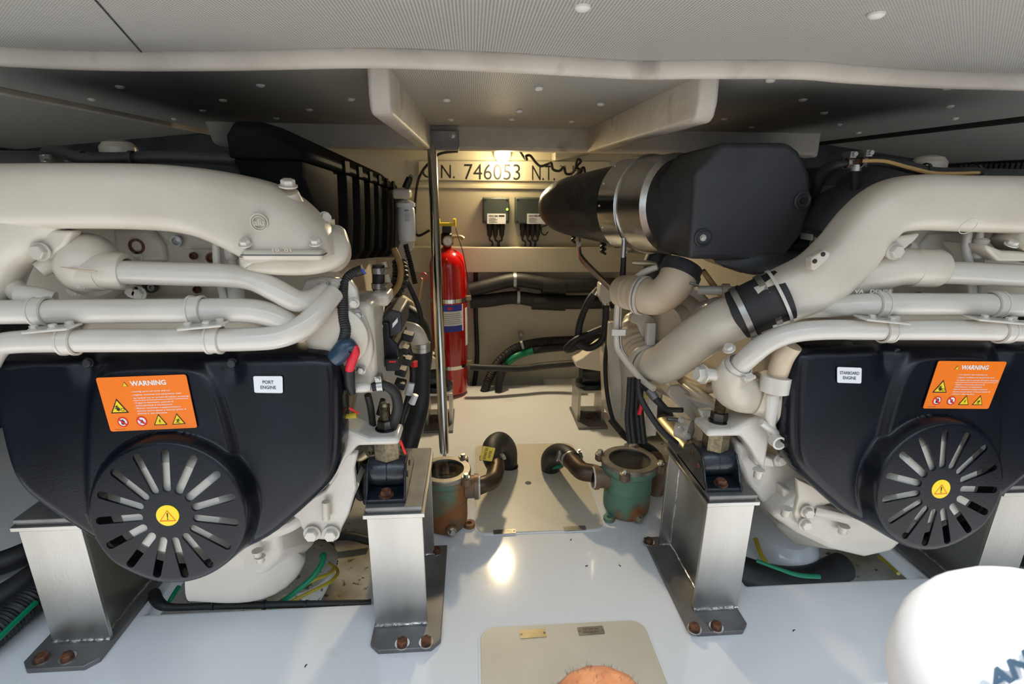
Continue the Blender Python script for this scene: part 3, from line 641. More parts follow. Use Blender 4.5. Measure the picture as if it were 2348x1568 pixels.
# lower leg plate of the arm with two bolts
ll = obj('arm_leg', prism([P(a, b, 1.02) for a, b in ((782, 1040), (820, 1040), (812, 1075), (818, 1120), (800, 1180), (772, 1236), (760, 1240), (708, 1236), (664, 1172), (700, 1150), (745, 1125), (770, 1090))], (0, .02, 0)), 'pipe', E, bevel=.004)
obj('leg_web', prism([P(815, 1100, 1.03), P(805, 1170, 1.03), P(772, 1232, 1.03), P(776, 1232, 1.03), P(824, 1110, 1.03)], (0, .16, 0)), 'cream', ll)
hexbolts(ll, [(716, 1222), (760, 1222)], 1.015, .0145)
obj('slot_sleeve', tpx([(747, 1150, 1.008, 9), (748, 1190, 1.008, 9)], n=14), 'cream', ll)
def sump_pan(par, pts, cx):
    pass
op = obj('oil_pan', tpx([(470, 1250, 1.10, 120), (600, 1262, 1.10, 105), (665, 1225, 1.12, 60)], n=32, sq=3, flat=.7), 'pipe', E)
obj('pan_rim', tpx([(600, 1225, 1.01, 14), (660, 1205, 1.02, 14), (700, 1180, 1.04, 14)], n=14, sq=4), 'pipe', E)
for a, b in ((590, 1262), (596, 1275)): obj('pan_stud', bolt(P(a, b, 1.0), (0, 0, -1), .009, .014, n=16), 'pipe', op)
# electronics box on the aisle side
ec = obj('control_unit', prism([P(a, b, 1.12) for a, b in ((862, 738), (892, 738), (895, 775), (914, 792), (915, 824), (872, 828))], (0, .16, 0)), 'black', E, bevel=.004)
obj('connector_socket', box((P(884, 830, 1.11).x, 1.105, P(884, 850, 1.11).z), (P(915, 830, 1.11).x, 1.18, P(884, 822, 1.11).z)), 'ink', ec, bevel=.003)
obj('socket_seal', obox(P(900, 829, 1.104), (sz(P(900, 829, 1.1), 8), 0, 0), (0, .001, 0), (0, 0, .0018)), 'redp', ec)
obj('unit_cover', prism([P(a, b, 1.13) for a, b in ((868, 735), (893, 709), (920, 716), (922, 760), (895, 775))], (0, .14, 0)), 'blackmat', ec, bevel=.005)
q = Quad(P(900, 752, 1.127), P(912, 738, 1.127), P(912, 728, 1.127), P(900, 742, 1.127)); obj('unit_sticker', q.rr(0, 0, 1, 1, .05, .001), 'white', ec)
hexbolts(ec, [(872, 748), (874, 818)], 1.118, .005, 'steel')
for a, b, c_, d_ in ((840, 742, 866, 742), (842, 812, 868, 812)): obj('unit_stand_off', tpx([(a, b, 1.1, 13), (c_, d_, 1.13, 13)], n=18), 'cream', E)
for a, b in ((925, 800), (932, 825), (920, 850), (935, 770), (918, 880)): obj('sensor_plug', obox(P(a, b, 1.22), (.013, 0, -.004), (0, .02, 0), (.002, 0, .008)), 'ink', E, bevel=.003)
# fuel filter canister behind the box
ff = obj('filter_canister', lathe([(.020, -.01), (.030, -.006), (.031, 0), (.031, .105), (.028, .112), (.034, .116), (.034, .128), (.012, .14)], P(934, 548, 1.95)+V((0, 0, 0)), (0, 0, 1), 28), 'white', E)
c = P(936, 540, 1.95); obj('canister_label', lathe([(.0318, .02), (.0322, .022), (.0322, .09), (.0318, .092)], P(934, 548, 1.95), (0, 0, 1), 28, False), 'white', ff)
k = sz(c, 1)
q = Quad(P(926, 512, 1.913), P(943, 512, 1.915), P(943, 478, 1.915), P(926, 478, 1.913))
gs = [q.text('VO', .05, .80, .13, .002, width=.6, bold=.04)]+[q.poly([(.1, .68-i*.09), (.85, .68-i*.09), (.85, .70-i*.09), (.1, .70-i*.09)], .002) for i in range(7)]
obj('canister_print', cat_(*gs), 'ink', ff)
obj('filter_head', box((P(905, 470, 1.95).x, 1.90, .952), (P(944, 470, 1.95).x, 1.99, .985)), 'cream', E, bevel=.008)
hp = obj('hand_pump', tpx([(930, 432, 1.93, 9), (940, 408, 1.93, 8)], n=14), 'ink', E); obj('pump_knob', tpx([(938, 402, 1.93, 4), (948, 408, 1.93, 4)], n=8), 'steel', hp)
obj('filter_bracket', prism([P(a, b, 1.96) for a, b in ((918, 552), (950, 552), (948, 570), (935, 580), (928, 640), (900, 650), (905, 590))], (0, .02, 0)), 'cream', E, bevel=.003)
# hoses and loom on the aisle side of the port engine
def eh(name, pts, m, par=None, **k): return obj(name, tpx(pts, **k), m, par if par else E)
eh('amber_fuel_hose', [(903, 570, 1.5, 7), (918, 610, 1.48, 7), (915, 650, 1.46, 7), (893, 682, 1.42, 7)], 'amber')
eh('loom_conduit', [(826, 618, 1.02, 9), (800, 632, 1.01, 10), (787, 665, 1.0, 11), (787, 720, .99, 12), (792, 760, .98, 12), (780, 800, .98, 13), (762, 822, .98, 13)], 'rubber', corr=(.0045, .06))
eh('sensor_connector', [(812, 625, 1.02, 11), (832, 618, 1.02, 12)], 'ink'); eh('connector_clip', [(830, 616, 1.01, 3), (838, 628, 1.01, 3)], 'blue')
tp = eh('taped_bundle', [(748, 838, .985, 18), (775, 815, .975, 21), (795, 792, .975, 20), (812, 800, .98, 11)], 'navy')
eh('battery_cable', [(812, 792, .975, 8), (815, 808, .975, 10), (806, 830, .975, 11), (801, 852, .975, 10)], 'redp'); eh('battery_boot', [(801, 848, .977, 13), (802, 880, .98, 12), (808, 902, .985, 8)], 'ink')
eh('water_pipe_stub', [(800, 890, 1.0, 11), (835, 888, 1.0, 12), (850, 888, 1.0, 8)], 'pipe')
c = P(866, 888, 1.03); hc = eh('drain_hose', [(852, 888, 1.02, 10), (880, 882, 1.03, 12), (905, 900, 1.04, 12), (912, 935, 1.05, 12), (900, 975, 1.06, 12)], 'rubber'); hose_clamp(hc, P(872, 884, 1.025), (1, 0, 0.1), sz(P(872, 884, 1.02), 13))
eh('drain_hose', [(843, 905, 1.06, 8), (850, 935, 1.07, 8), (855, 975, 1.08, 8)], 'rubber'); eh('drain_hose', [(878, 915, 1.10, 6), (868, 950, 1.1, 6)], 'rubber')
eh('starter_cable', [(812, 1060, 1.07, 9), (815, 1110, 1.08, 9), (828, 1140, 1.09, 9), (838, 1110, 1.10, 9), (835, 1060, 1.1, 9)], 'rubber'); eh('starter_cable', [(840, 1040, 1.12, 12), (835, 1090, 1.12, 12), (845, 1150, 1.13, 12)], 'rubber')
eh('brass_union', [(806, 1045, 1.05, 6), (825, 1050, 1.05, 8), (842, 1040, 1.05, 9)], 'brass')
eh('wire_lead', [(935, 790, 1.30, 6), (944, 830, 1.30, 7), (946, 870, 1.30, 7), (935, 920, 1.28, 8), (922, 960, 1.25, 7), (918, 1010, 1.22, 7)], 'ink')
eh('red_tape', [(950, 828, 1.292, 8), (950, 840, 1.292, 8)], 'sred'); eh('cable_marker', [(942, 878, 1.285, 9), (936, 905, 1.28, 9)], 'white'); eh('cable_marker', [(953, 905, 1.26, 7), (944, 925, 1.26, 8)], 'white')
eh('red_wire', [(918, 1010, 1.05, 3), (925, 1028, 1.05, 3), (930, 1040, 1.05, 3)], 'sred'); eh('red_wire', [(800, 935, .99, 3), (822, 948, .99, 3)], 'sred')
eh('wire_connector', [(792, 955, .985, 5), (818, 952, .985, 7)], 'yg')
eh('thin_hose', [(905, 615, 1.6, 6), (930, 640, 1.6, 6), (958, 700, 1.6, 6), (966, 745, 1.58, 6), (950, 770, 1.55, 6), (935, 768, 1.5, 6)], 'rubber')
eh('corrugated_lead', [(930, 560, 1.9, 6), (940, 600, 1.9, 6), (952, 650, 1.9, 6)], 'ink', corr=(.008, .15))
dk = eh('dipstick', [(968, 640, 1.8, 3), (960, 690, 1.8, 4)], 'hosey'); c = P(971, 633, 1.8); obj('dipstick_handle', lathe([(.010, -.002), (.013, -.002), (.013, .003), (.010, .003), (.010, -.002)], c, (0, 1, .2), 20, False), 'sred', dk)
eh('raw_water_hose', [(895, 715, 1.75, 22), (930, 720, 1.72, 24), (958, 748, 1.72, 24), (970, 800, 1.75, 22), (965, 850, 1.75, 22)], 'rubber')
eh('raw_water_elbow', [(920, 750, 1.42, 15), (950, 762, 1.40, 20), (966, 790, 1.40, 19)], 'cream')
rh = eh('sea_water_hose', [(966, 785, 1.40, 19), (967, 850, 1.40, 20), (962, 930, 1.38, 21), (945, 990, 1.33, 22), (925, 1060, 1.27, 22), (905, 1120, 1.2, 22)], 'rubber')
for b in (790, 800): hose_clamp(rh, P(966, b, 1.40), (0, 0, 1), sz(P(966, b, 1.4), 19.5))
eh('side_bracket', [(880, 600, 1.45, 6), (890, 650, 1.45, 7)], 'cream'); eh('bellows_duct', [(915, 600, 1.55, 15), (918, 640, 1.52, 18), (900, 680, 1.5, 16)], 'rubber', corr=(.012, .12))
obj('side_casting', prism([P(a, b, 1.3) for a, b in ((820, 860), (900, 800), (925, 850), (915, 960), (860, 1010), (800, 960))], (0, .3, 0)), 'cream', E, bevel=.01)
obj('bell_housing', prism([P(a, b, 1.7) for a, b in ((905, 700), (935, 720), (945, 800), (940, 900), (925, 960), (890, 960))], (0, .2, 0)), 'wall', E, bevel=.01)
obj('starter_motor', tpx([(850, 720, 1.2, 26), (890, 800, 1.5, 22)], n=20), 'cream', E)
# ---------------- starboard engine ----------------
RE = thing('marine_engine', 'large cream marine diesel on the right with STARBOARD ENGINE plate on its black guard', 'engine', (CR, 1.5, .1), 'pair of marine diesels')
E = RE
g = obj('belt_guard', guard_geo(CR, -1), 'black', E, label='black moulded belt guard with water spotted face', ang=50)
warning_label(E, ((2115, 936), (2265, 937), (2308, 829), (2151, 827)), .899)
engine_label(E, ((1919, 877), (1974, 879), (1975, 843), (1919, 841)), .912, 'STARBOARD', 'ENGINE')
hub_sticker(E, CR)
for a, b in ((2053, 806), (2345, 800)): obj('guard_screw', bolt(PG(a, b, .928), (0, -1, .2), .0075, .006, n=12), 'blackmat', g)
pulleys(E, CR); block(E, CR, -1)
mf = obj('charge_manifold', tpx([(1742, 702, 1.00, 60), (1800, 675, .99, 62), (1875, 640, .975, 66), (1935, 585, .97, 66), (1985, 520, .965, 64), (2035, 478, .96, 62), (2100, 465, .96, 62), (2200, 467, .96, 62), (2500, 474, .96, 66)], n=36, sq=3.2, flat=.80, up=(0, 1, 0), res=8), 'cream', E, ang=60)
lg = obj('lifting_lug', prism([P(a, b, .905) for a, b in ((1862, 590), (1892, 573), (1905, 578), (1903, 592), (1868, 622), (1860, 615))], (0, .02, 0)), 'cream', mf, bevel=.003)
for a, b in ((1869, 599), (1888, 583)): obj('lug_hole', cyl(P(a, b, .9035), (0, 1, 0), .0042, .0025, 14), 'ink', mf)
c = P(2219, 521, .912); obj('cast_emblem', lathe([(.015, 0), (.015, -.001), (.016, -.001), (.016, 0)], c+V((0, -.0, .002)), (0, 1, .5), 28, False), 'cream', mf)
ax = (P(1790, 680, .995)-P(1690, 722, 1.02)).normalized()
cp = obj('rubber_coupling', tpx([(1690, 722, 1.02, 58), (1745, 697, 1.0, 60), (1797, 676, .99, 62)], n=36, res=4), 'rubber', E, label='black rubber coupling with two steel bands')
for a, b, Y, R in ((1702, 716, 1.015, 60), (1760, 690, 1.0, 62)): hose_clamp(cp, P(a, b, Y), ax, sz(P(a, b, Y), R), screw=(.3, -.3, -1))
for a, b, Y, R in ((1715, 711, 1.012, 59), (1786, 680, .99, 63)): obj('coupling_rib', ring(P(a, b, Y), ax, sz(P(a, b, Y), R), .006, .003, 40), 'ink' if a < 1750 else 'pipe', cp)
obj('charge_pipe', tpx([(1480, 826, 1.31, 37), (1500, 838, 1.28, 42), (1532, 828, 1.22, 47), (1590, 782, 1.13, 50), (1650, 744, 1.06, 52), (1705, 718, 1.02, 55)], n=36), 'cream', E)
bl = obj('bellows_elbow', tpx([(1500, 728, 1.45, 30), (1468, 740, 1.43, 35), (1455, 768, 1.40, 36), (1464, 800, 1.36, 36), (1480, 826, 1.31, 36)], n=32, corr=(.022, .045)), 'warm', E)
obj('bellows_rim', lathe([(sz(P(1478, 818, 1.3), 36), -.004), (sz(P(1478, 818, 1.3), 41), -.004), (sz(P(1478, 818, 1.3), 41), .004), (sz(P(1478, 818, 1.3), 36), .004)], P(1480, 826, 1.31), (P(1500, 838, 1.28)-P(1464, 800, 1.36)), 36, False), 'pipe', E)
# exhaust elbow over the turbocharger
el = obj('exhaust_elbow', tpx([(1560, 622, 1.22, 43), (1548, 648, 1.21, 42), (1525, 672, 1.21, 41), (1500, 682, 1.22, 40), (1478, 678, 1.24, 40)], n=32), 'warm', E)
ax = (P(1560, 622, 1.22)-P(1548, 648, 1.21)).normalized(); c = P(1557, 630, 1.22); R = sz(c, 43)
obj('v_band_clamp', cat_(ring(c, ax, R, .012, .006, 36), ring(P(1561, 618, 1.22), ax, R, .024, .003, 36)), 'blackmat', el)
obj('clamp_screw', tpx([(1580, 648, 1.17, 3), (1602, 655, 1.17, 3)], n=8), 'steel', el)
c = P(1480, 678, 1.24); ax = P(1478, 678, 1.24)-P(1500, 682, 1.22)
obj('elbow_bead', cat_(ring(P(1476, 678, 1.242), ax, sz(c, 42), .006, .004, 36), ring(P(1468, 677, 1.25), ax, sz(c, 42), .005, .003, 36)), 'pipe', el)
eb = obj('exhaust_bellows', tpx([(1478, 678, 1.24, 40), (1455, 672, 1.27, 40), (1425, 668, 1.32, 36)], n=32, corr=(.016, .03)), 'warm', E)
tb = obj('turbo_housing', lathe([(.02, -.06), (.06, -.055), (.085, -.035), (.095, 0), (.085, .03), (.06, .05), (.05, .09)], P(1570, 742, 1.36), (-.75, -.5, .1), 36), 'warm', E)
obj('turbo_flange', lathe([(.10, -.008), (.108, -.006), (.108, .006), (.10, .008)], P(1560, 745, 1.35), (-.75, -.5, .1), 36), 'cream', tb)
obj('turbo_mount_plate', prism([P(a, b, 1.34) for a, b in ((1448, 720), (1472, 712), (1490, 722), (1512, 740), (1515, 800), (1500, 812), (1475, 780), (1462, 745), (1445, 738))], (0, .02, 0)), 'cream', E, bevel=.004)
obj('mount_strap', tpx([(1492, 740, 1.32, 11), (1490, 790, 1.31, 11)], n=12, sq=4), 'pipe', E)
obj('compressor_duct', tpx([(1600, 735, 1.33, 40), (1650, 715, 1.25, 36)], n=24), 'cream', E)
# air filter with black cover
def cov(Y, off=0):
    return [P(a, b, 1.12) for a, b in ((1580, 594), (1592, 395), (1655, 326), (1808, 326), (1834, 346), (1860, 398), (1864, 470), (1846, 530), (1795, 598))]
f0 = cov(0); cv = obj('air_filter_cover', prism(f0, (.0, .44, -.02)), 'blackmat', E, bevel=.012, seg=4, label='large faceted black air filter cover')
for a, b, m in ((1611, 545, 'bolt'), (1843, 460, 'ink')):
    c = P(a, b, 1.119); c = c+V((-.004 if a > 1800 else 0, -.0015, 0)); sc_ = obj('cover_grommet', lathe([(.0195, 0), (.0195, .0035), (.016, .005), (.013, .002), (.004, .002)], c+V((0, .001, 0)), (0, -1, 0), 28), 'blackmat', cv)
    obj('cover_screw', bolt(c+V((0, -.001, 0)), (0, -1, 0), .0055, .004), m, cv)
obj('cover_underplate', tpx([(1640, 598, 1.16, 4), (1740, 602, 1.14, 28), (1850, 585, 1.14, 8)], n=20, sq=3), 'blackmat', E)
up = obj('filter_tray', prism([P(a, b, 1.16) for a, b in ((1632, 592), (1660, 612), (1700, 626), (1750, 624), (1790, 600), (1850, 588), (1870, 560), (1855, 540), (1790, 575))], (0, .1, 0)), 'gloss', E, bevel=.004)
obj('tray_louvre', cat_(*[obox(P(1850+i*9, 540, 1.14), (.002, 0, 0), (0, .02, 0), (0, 0, .009)) for i in range(5)]+[obox(P(1868, 527, 1.14), (.026, 0, 0), (0, .02, 0), (0, 0, .003))]), 'pipe', E)
FA = P(1495, 470, 1.44); FD = (P(1390, 472, 1.62)-FA).normalized()
Rf = .128
fb = obj('air_filter_drum', lathe([(Rf*.9, -.10), (Rf, -.09), (Rf, .0), (Rf*.97, .004)], FA, FD, 48), 'alu', E, label='bright metal drum of the air filter')
obj('drum_band', lathe([(Rf+.002, .0), (Rf+.006, .002), (Rf+.006, .072), (Rf-.006, .078)], FA, FD, 48), 'chrome', fb)
for k in range(14):
    a_, u_, v_ = frame(FD); an = 2*math.pi*k/14
    obj('rivet', blob(FA+a_*.062+(u_*math.cos(an)+v_*math.sin(an))*(Rf+.006), (.003, .003, .003), 6), 'alu', fb)
obj('drum_end', lathe([(Rf-.006, .078), (Rf*.82, .082), (Rf*.80, .10), (.05, .10)], FA, FD, 48), 'ink', fb)
obj('intake_silencer', lathe([(.108, .085), (.114, .11), (.110, .17), (.102, .25), (.094, .33), (.082, .39), (.064, .43), (.040, .452), (.015, .46), (.001, .461)], FA, (V(FD)+V((-.12, 0, 0))).normalized(), 48), 'foam', E, label='black grained foam intake silencer')
st = obj('silencer_stay', tpx([(1327, 535, 1.72, 4), (1328, 575, 1.70, 4), (1340, 600, 1.66, 4), (1400, 660, 1.5, 4), (1412, 672, 1.48, 4)], n=10, sq=4, flat=2.2), 'alu', E, label='thin metal stay below the silencer')
hexbolts(st, [(1328, 560)], 1.69, .006, 'steel')
obj('oil_hose', tpx([(1429, 545, 1.36, 4), (1430, 560, 1.36, 4), (1429, 590, 1.36, 4)], n=12), 'steel', E)
oh = obj('oil_return_hose', tpx([(1430, 588, 1.36, 6), (1427, 640, 1.35, 7), (1420, 692, 1.33, 7)], n=14), 'rubber', E)
obj('crimp_ferrule', tpx([(1431, 545, 1.36, 4), (1430, 566, 1.36, 6), (1429, 590, 1.36, 6.5)], n=14), 'steel', oh)
obj('oil_pipe', tpx([(1508, 612, 1.25, 7), (1470, 628, 1.27, 8), (1430, 665, 1.30, 8), (1418, 690, 1.30, 8), (1414, 780, 1.3, 8), (1425, 812, 1.29, 8), (1470, 868, 1.24, 7), (1500, 892, 1.2, 7)], n=16, res=10), 'cream', E)
obj('thin_steel_line', tpx([(1424, 700, 1.29, 3), (1424, 790, 1.29, 3), (1440, 820, 1.28, 3)], n=10), 'steel', E)
obj('line_clip', obox(P(1418, 762, 1.28), (.018, 0, 0), (0, .004, 0), (0, 0, .008)), 'pipe', E)
obj('fuel_union', tpx([(1450, 602, 1.3, 5), (1480, 604, 1.29, 7), (1505, 606, 1.28, 5)], n=12), 'brass', E)
obj('spacer_rod', tpx([(1612, 620, 1.25, 6), (1640, 660, 1.25, 7), (1660, 685, 1.25, 6)], n=12), 'hosey', E)
ch = obj('cooling_hose', tpx([(1600, 665, 1.24, 10), (1650, 666, 1.22, 11), (1700, 668, 1.2, 11)], n=16), 'cream', E)
obj('union_nut', tpx([(1655, 666, 1.215, 16), (1672, 666, 1.21, 16)], n=16), 'warm', E)
obj('aft_duct', tpx([(1520, 560, 1.5, 25), (1500, 640, 1.5, 30), (1560, 700, 1.5, 30)], n=20), 'blackmat', E)
# coolant pipes of the starboard engine
hsg = obj('thermostat_housing', tpx([(1930, 645, .99, 46), (2000, 625, .975, 46), (2060, 612, .965, 44), (2100, 614, .96, 40)], n=30), 'cream', E)
cc = P(2095, 615, .96); obj('outlet_collar', lathe([(sz(cc, 28), 0), (sz(cc, 42), 0), (sz(cc, 44), .005), (sz(cc, 44), .052), (sz(cc, 40), .060), (sz(cc, 26), .060)], P(2088, 614, .962), (1, 0, -.02), 36), 'cream', hsg)
cast_text('VA   DENSA', 1958, 672, 9, 92, .93, hsg, 'pipe')
p1 = obj('coolant_pipe', tpx([(2130, 624, .955, 26), (2250, 628, .95, 26), (2500, 640, .95, 27)], n=28), 'pipe', E)
p2 = obj('coolant_pipe', tpx([(1800, 716, 1.02, 20), (1860, 706, .98, 23), (1920, 702, .95, 25), (2000, 698, .93, 26), (2200, 698, .93, 26), (2500, 702, .93, 28)], n=28), 'pipe', E)
p3 = obj('coolant_pipe', tpx([(1683, 852, .985, 22), (1715, 820, .96, 24), (1760, 785, .94, 24), (1815, 764, .925, 23), (1900, 756, .915, 23), (2040, 757, .915, 23), (2250, 757, .915, 24), (2500, 762, .915, 26)], n=28), 'pipe', E)
for par, a, b, Y, r in ((p2, 2015, 698, .93, 27), (p2, 2280, 698, .93, 27), (p3, 2033, 758, .915, 24), (p3, 2300, 758, .915, 25)):
    c = P(a, b, Y); pipe_clamp(par, c, (1, 0, 0.0), sz(c, r), .022)
for q in (((1972, 728), (2072, 738)), ((2225, 728), (2345, 739))): bridge_plate(E, *q, .90)
obj('support_bracket', prism([P(a, b, .935) for a, b in ((2045, 545), (2115, 535), (2100, 552), (2072, 575), (2056, 592), (2040, 592), (2030, 578))], (0, .03, 0)), 'cream', E, bevel=.006, seg=3)
hexbolts(E, [(2050, 576)], .93, .0125)
bp = obj('block_face', box((P(2000, 690, 1.06).x, 1.06, P(2000, 720, 1.06).z), (P(2600, 520, 1.06).x, 1.09, P(2000, 520, 1.06).z)), 'cream', E)
obj('relief_plate', prism([P(a, b, 1.055) for a, b in ((2130, 535), (2205, 535), (2200, 590), (2120, 600), (2110, 560))], (0, .02, 0)), 'pipe', bp, bevel=.004)
for a, b in ((2108, 680), (2114, 690), (2090, 735), (2185, 735)):
    c = P(a, b, 1.045); rr_ = sz(c, 8); obj('rusty_plug', lathe([(rr_*1.25, 0), (rr_*1.25, .006), (rr_*.9, .006), (rr_*.1, .003)], c+V((0, .006, 0)), (0, -1, 0), 16), 'rust', bp)
hexbolts(E, [(2086, 569), (2030, 664)], .99, .010)
obj('riser_pipe', tpx([(2220, 530, .99, 9), (2215, 570, .985, 9), (2225, 620, .98, 9), (2232, 690, .98, 9)], n=14), 'pipe', E)
rp = obj('riser_pipe', tpx([(2248, 530, .985, 7), (2243, 570, .985, 10), (2248, 620, .985, 8), (2252, 690, .985, 10)], n=14), 'pipe', E)
c = P(2243, 572, .985); obj('union_nut', lathe([(.010, -.02), (.014, -.016), (.014, .0), (.0105, .006), (.015, .012), (.015, .02), (.010, .024)], c, (0, 0, 1), 16), 'pipe', rp)
mb = obj('manifold_foot', prism([P(a, b, .94) for a, b in ((2262, 560), (2300, 575), (2420, 580), (2420, 600), (2290, 600), (2262, 572))], (0, .1, 0)), 'cream', E, bevel=.006)
obj('manifold_branch', tpx([(2420, 500, .96, 60), (2360, 545, .96, 55), (2330, 575, .96, 50)], n=24, sq=3, up=(0, 1, 0)), 'cream', E)
hexbolts(mb, [(2318, 562)], .93, .009, ax=(0, -.4, .9))
# thermostat elbow on pipe end
te = obj('water_outlet_elbow', tpx([(1725, 905, 1.04, 42), (1690, 895, 1.02, 46), (1675, 868, 1.0, 38), (1690, 840, .98, 32)], n=28, sq=2.4), 'cream', E)
c = P(1694, 838, .978); hose_clamp(te, c, (P(1715, 820, .96)-P(1683, 852, .985)), sz(c, 28), 'pipe', name='pipe_end_clamp', screw=(.2, -.5, -1))
hexbolts(te, [(1612, 858)], 1.0, .016, ax=(-1, -.2, .1)); obj('bolt_spacer', tpx([(1645, 860, 1.0, 14), (1618, 857, 1.0, 14)], n=14), 'pipe', te)
hexbolts(te, [(1672, 800)], .97, .010, ax=(-.5, -.3, .8)); obj('drain_spigot', tpx([(1712, 910, 1.0, 15), (1706, 932, 1.0, 16)], n=18), 'pipe', te)
sk = obj('pump_socket', tpx([(1775, 895, .985, 34), (1782, 860, .985, 34)], n=28), 'pipe', E)
obj('pump_pipe', tpx([(1782, 862, .985, 22), (1795, 820, .97, 24), (1815, 790, .96, 24)], n=24), 'warm', sk)
obj('pump_body', tpx([(1730, 900, 1.03, 46), (1800, 920, 1.02, 55), (1820, 990, 1.02, 48)], n=28, sq=3), 'cream', E)
obj('pump_lever', prism([P(a, b, .975) for a, b in ((1762, 905), (1795, 900), (1790, 940), (1782, 975), (1795, 1020), (1770, 1010), (1758, 960))], (0, .02, 0)), 'pipe', E, bevel=.006)
obj('pivot_eye', cat_(ring(P(1782, 1012, .965), (0, 1, 0), .011, .02, .004, 24), cyl(P(1782, 1012, .97), (0, 1, 0), .011, .01)), 'pipe', E)
obj('adjuster_stem', tpx([(1745, 968, .98, 8), (1775, 990, .98, 9), (1795, 1005, .98, 8)], n=14), 'pipe', E)
# front and lower castings seen inboard
ra = arm(E, -1, CR, .67, P(1618, 1000, 1.02).x, AZ)
fc = obj('lower_casting', prism([P(a, b, 1.05) for a, b in ((1690, 1015), (1760, 1040), (1830, 1060), (1880, 1100), (1900, 1200), (1850, 1235), (1770, 1180), (1715, 1110), (1690, 1060))], (0, .25, 0)), 'pipe', E, bevel=.012, seg=3)
cast_text('CAST 1002', 1785, 1065, 9, 40, 1.045, fc, 'cream', tilt=.6)
for a, b, c_, d_ in ((1740, 1050, 1775, 1068), (1805, 1130, 1830, 1150)):
    t_ = obj('cap_lug', prism([P(a-10, b-10, 1.02), P(c_, b, 1.02), P(c_+4, d_+6, 1.02), P(a-8, d_, 1.02)], (0, .05, 0)), 'pipe', E, bevel=.005)
    hexbolts(t_, [(c_+12, d_-28+14)], 1.01, .012, ax=(.2, -1, .1)); obj('stud', bolt(P(a, d_+8, 1.01), (0, 0, -1), .010, .02, n=16), 'pipe', t_)
sp = obj('oil_pan', loft([[P(a, b, 1.0) for a, b in ((1770, 1185), (1880, 1090), (2060, 1130), (2080, 1240), (2048, 1268), (1985, 1282), (1900, 1262), (1830, 1228))], [P(a, b, 1.0)+V((0, .35, -.02)) for a, b in ((1770, 1185), (1880, 1090), (2060, 1130), (2080, 1240), (2048, 1268), (1985, 1282), (1900, 1262), (1830, 1228))]]), 'pipe', E, bevel=.018, seg=4)
obj('pan_rim', tpx([(1868, 1168, .995, 13), (1900, 1175, .985, 13), (1940, 1185, .985, 13)], n=14, sq=4), 'pipe', sp)
lt = obj('tie_plate', prism([P(a, b, .99) for a, b in ((1828, 1098), (1920, 1140), (1915, 1150), (1868, 1168), (1850, 1200), (1832, 1205), (1822, 1180), (1832, 1140))], (0, .012, 0)), 'cream', E, bevel=.003)
hexbolts(lt, [(1850, 1172), (1845, 1200)], .985, .0125)
for a, b in ((1935, 1205), (1803, 1165)): obj('spring_stud', bolt(P(a, b, .985), (0, 0, -1), .010, .02, n=16), 'pipe', sp)
# inboard side: rail, pipes, oil cooler
obj('fuel_rail', tpx([(1530, 880, 1.5, 14), (1600, 935, 1.3, 14), (1660, 985, 1.15, 14)], n=14, sq=3), 'cream', E)
obj('rail_pipe', tpx([(1480, 880, 1.6, 7), (1540, 905, 1.5, 8), (1600, 935, 1.35, 8)], n=12), 'pipe', E)
sc = obj('side_cover', prism([P(a, b, 1.3) for a, b in ((1535, 885), (1560, 882), (1640, 950), (1655, 980), (1600, 975), (1530, 905))], (0, .1, 0)), 'cream', E, bevel=.006)
obj('oil_cooler', tpx([(1575, 890, 1.35, 15), (1620, 925, 1.25, 18), (1690, 975, 1.15, 18)], n=18, sq=3), 'pipe', E)
obj('return_pipe', tpx([(1560, 870, 1.5, 12), (1590, 885, 1.4, 12), (1620, 890, 1.3, 13), (1665, 880, 1.15, 12)], n=16, corr=(.02, .05)), 'warm', E)
obj('injector_pipe', tpx([(1570, 905, 1.3, 4), (1600, 920, 1.25, 4), (1640, 930, 1.2, 4)], n=8), 'pipe', E)
obj('starter_motor', tpx([(1510, 960, 1.45, 22), (1545, 1000, 1.32, 24), (1580, 1040, 1.2, 20)], n=22), 'brass', E, label='brass coloured starter body')
obj('starter_gear', tpx([(1495, 930, 1.5, 24), (1520, 960, 1.42, 26)], n=24, corr=(.012, .06)), 'dark', E)
ol = obj('oil_pump_end', lathe([(.01, -.03), (.026, -.025), (.030, 0), (.030, .012), (.01, .02)], P(1573, 985, 1.22), (.7, -.6, 0), 22), 'cream', E)
hexbolts(ol, [(1562, 962), (1560, 985), (1577, 1000)], 1.19, .007)
obj('valve_union', tpx([(1530, 960, 1.2, 5), (1550, 962, 1.2, 6), (1565, 965, 1.2, 5)], n=10), 'steel', E)
obj('side_lug', prism([P(a, b, 1.12) for a, b in ((1606, 942), (1640, 940), (1645, 955), (1612, 960))], (0, .02, 0)), 'pipe', E, bevel=.003)
obj('flywheel_housing_face', prism([P(a, b, 1.75) for a, b in ((1395, 800), (1470, 790), (1520, 900), (1500, 1000), (1440, 1020), (1400, 960))], (0, .15, 0)), 'cream', E, bevel=.01)
bx_ = obj('side_window_casting', prism([P(a, b, 1.70) for a, b in ((1398, 740), (1412, 740), (1425, 860), (1425, 960), (1405, 960), (1393, 840))], (0, .03, 0)), 'cream', E, bevel=.003)
obj('lower_bracket', prism([P(a, b, 1.3) for a, b in ((1490, 900), (1510, 910), (1505, 1000), (1478, 1000), (1482, 940))], (0, .03, 0)), 'cream', E, bevel=.003)
obj('oil_drain_hose', tpx([(1463, 870, 1.22, 6), (1466, 905, 1.2, 7), (1490, 950, 1.18, 7), (1520, 990, 1.16, 7), (1552, 1018, 1.15, 7)], n=14), 'rubber', E)
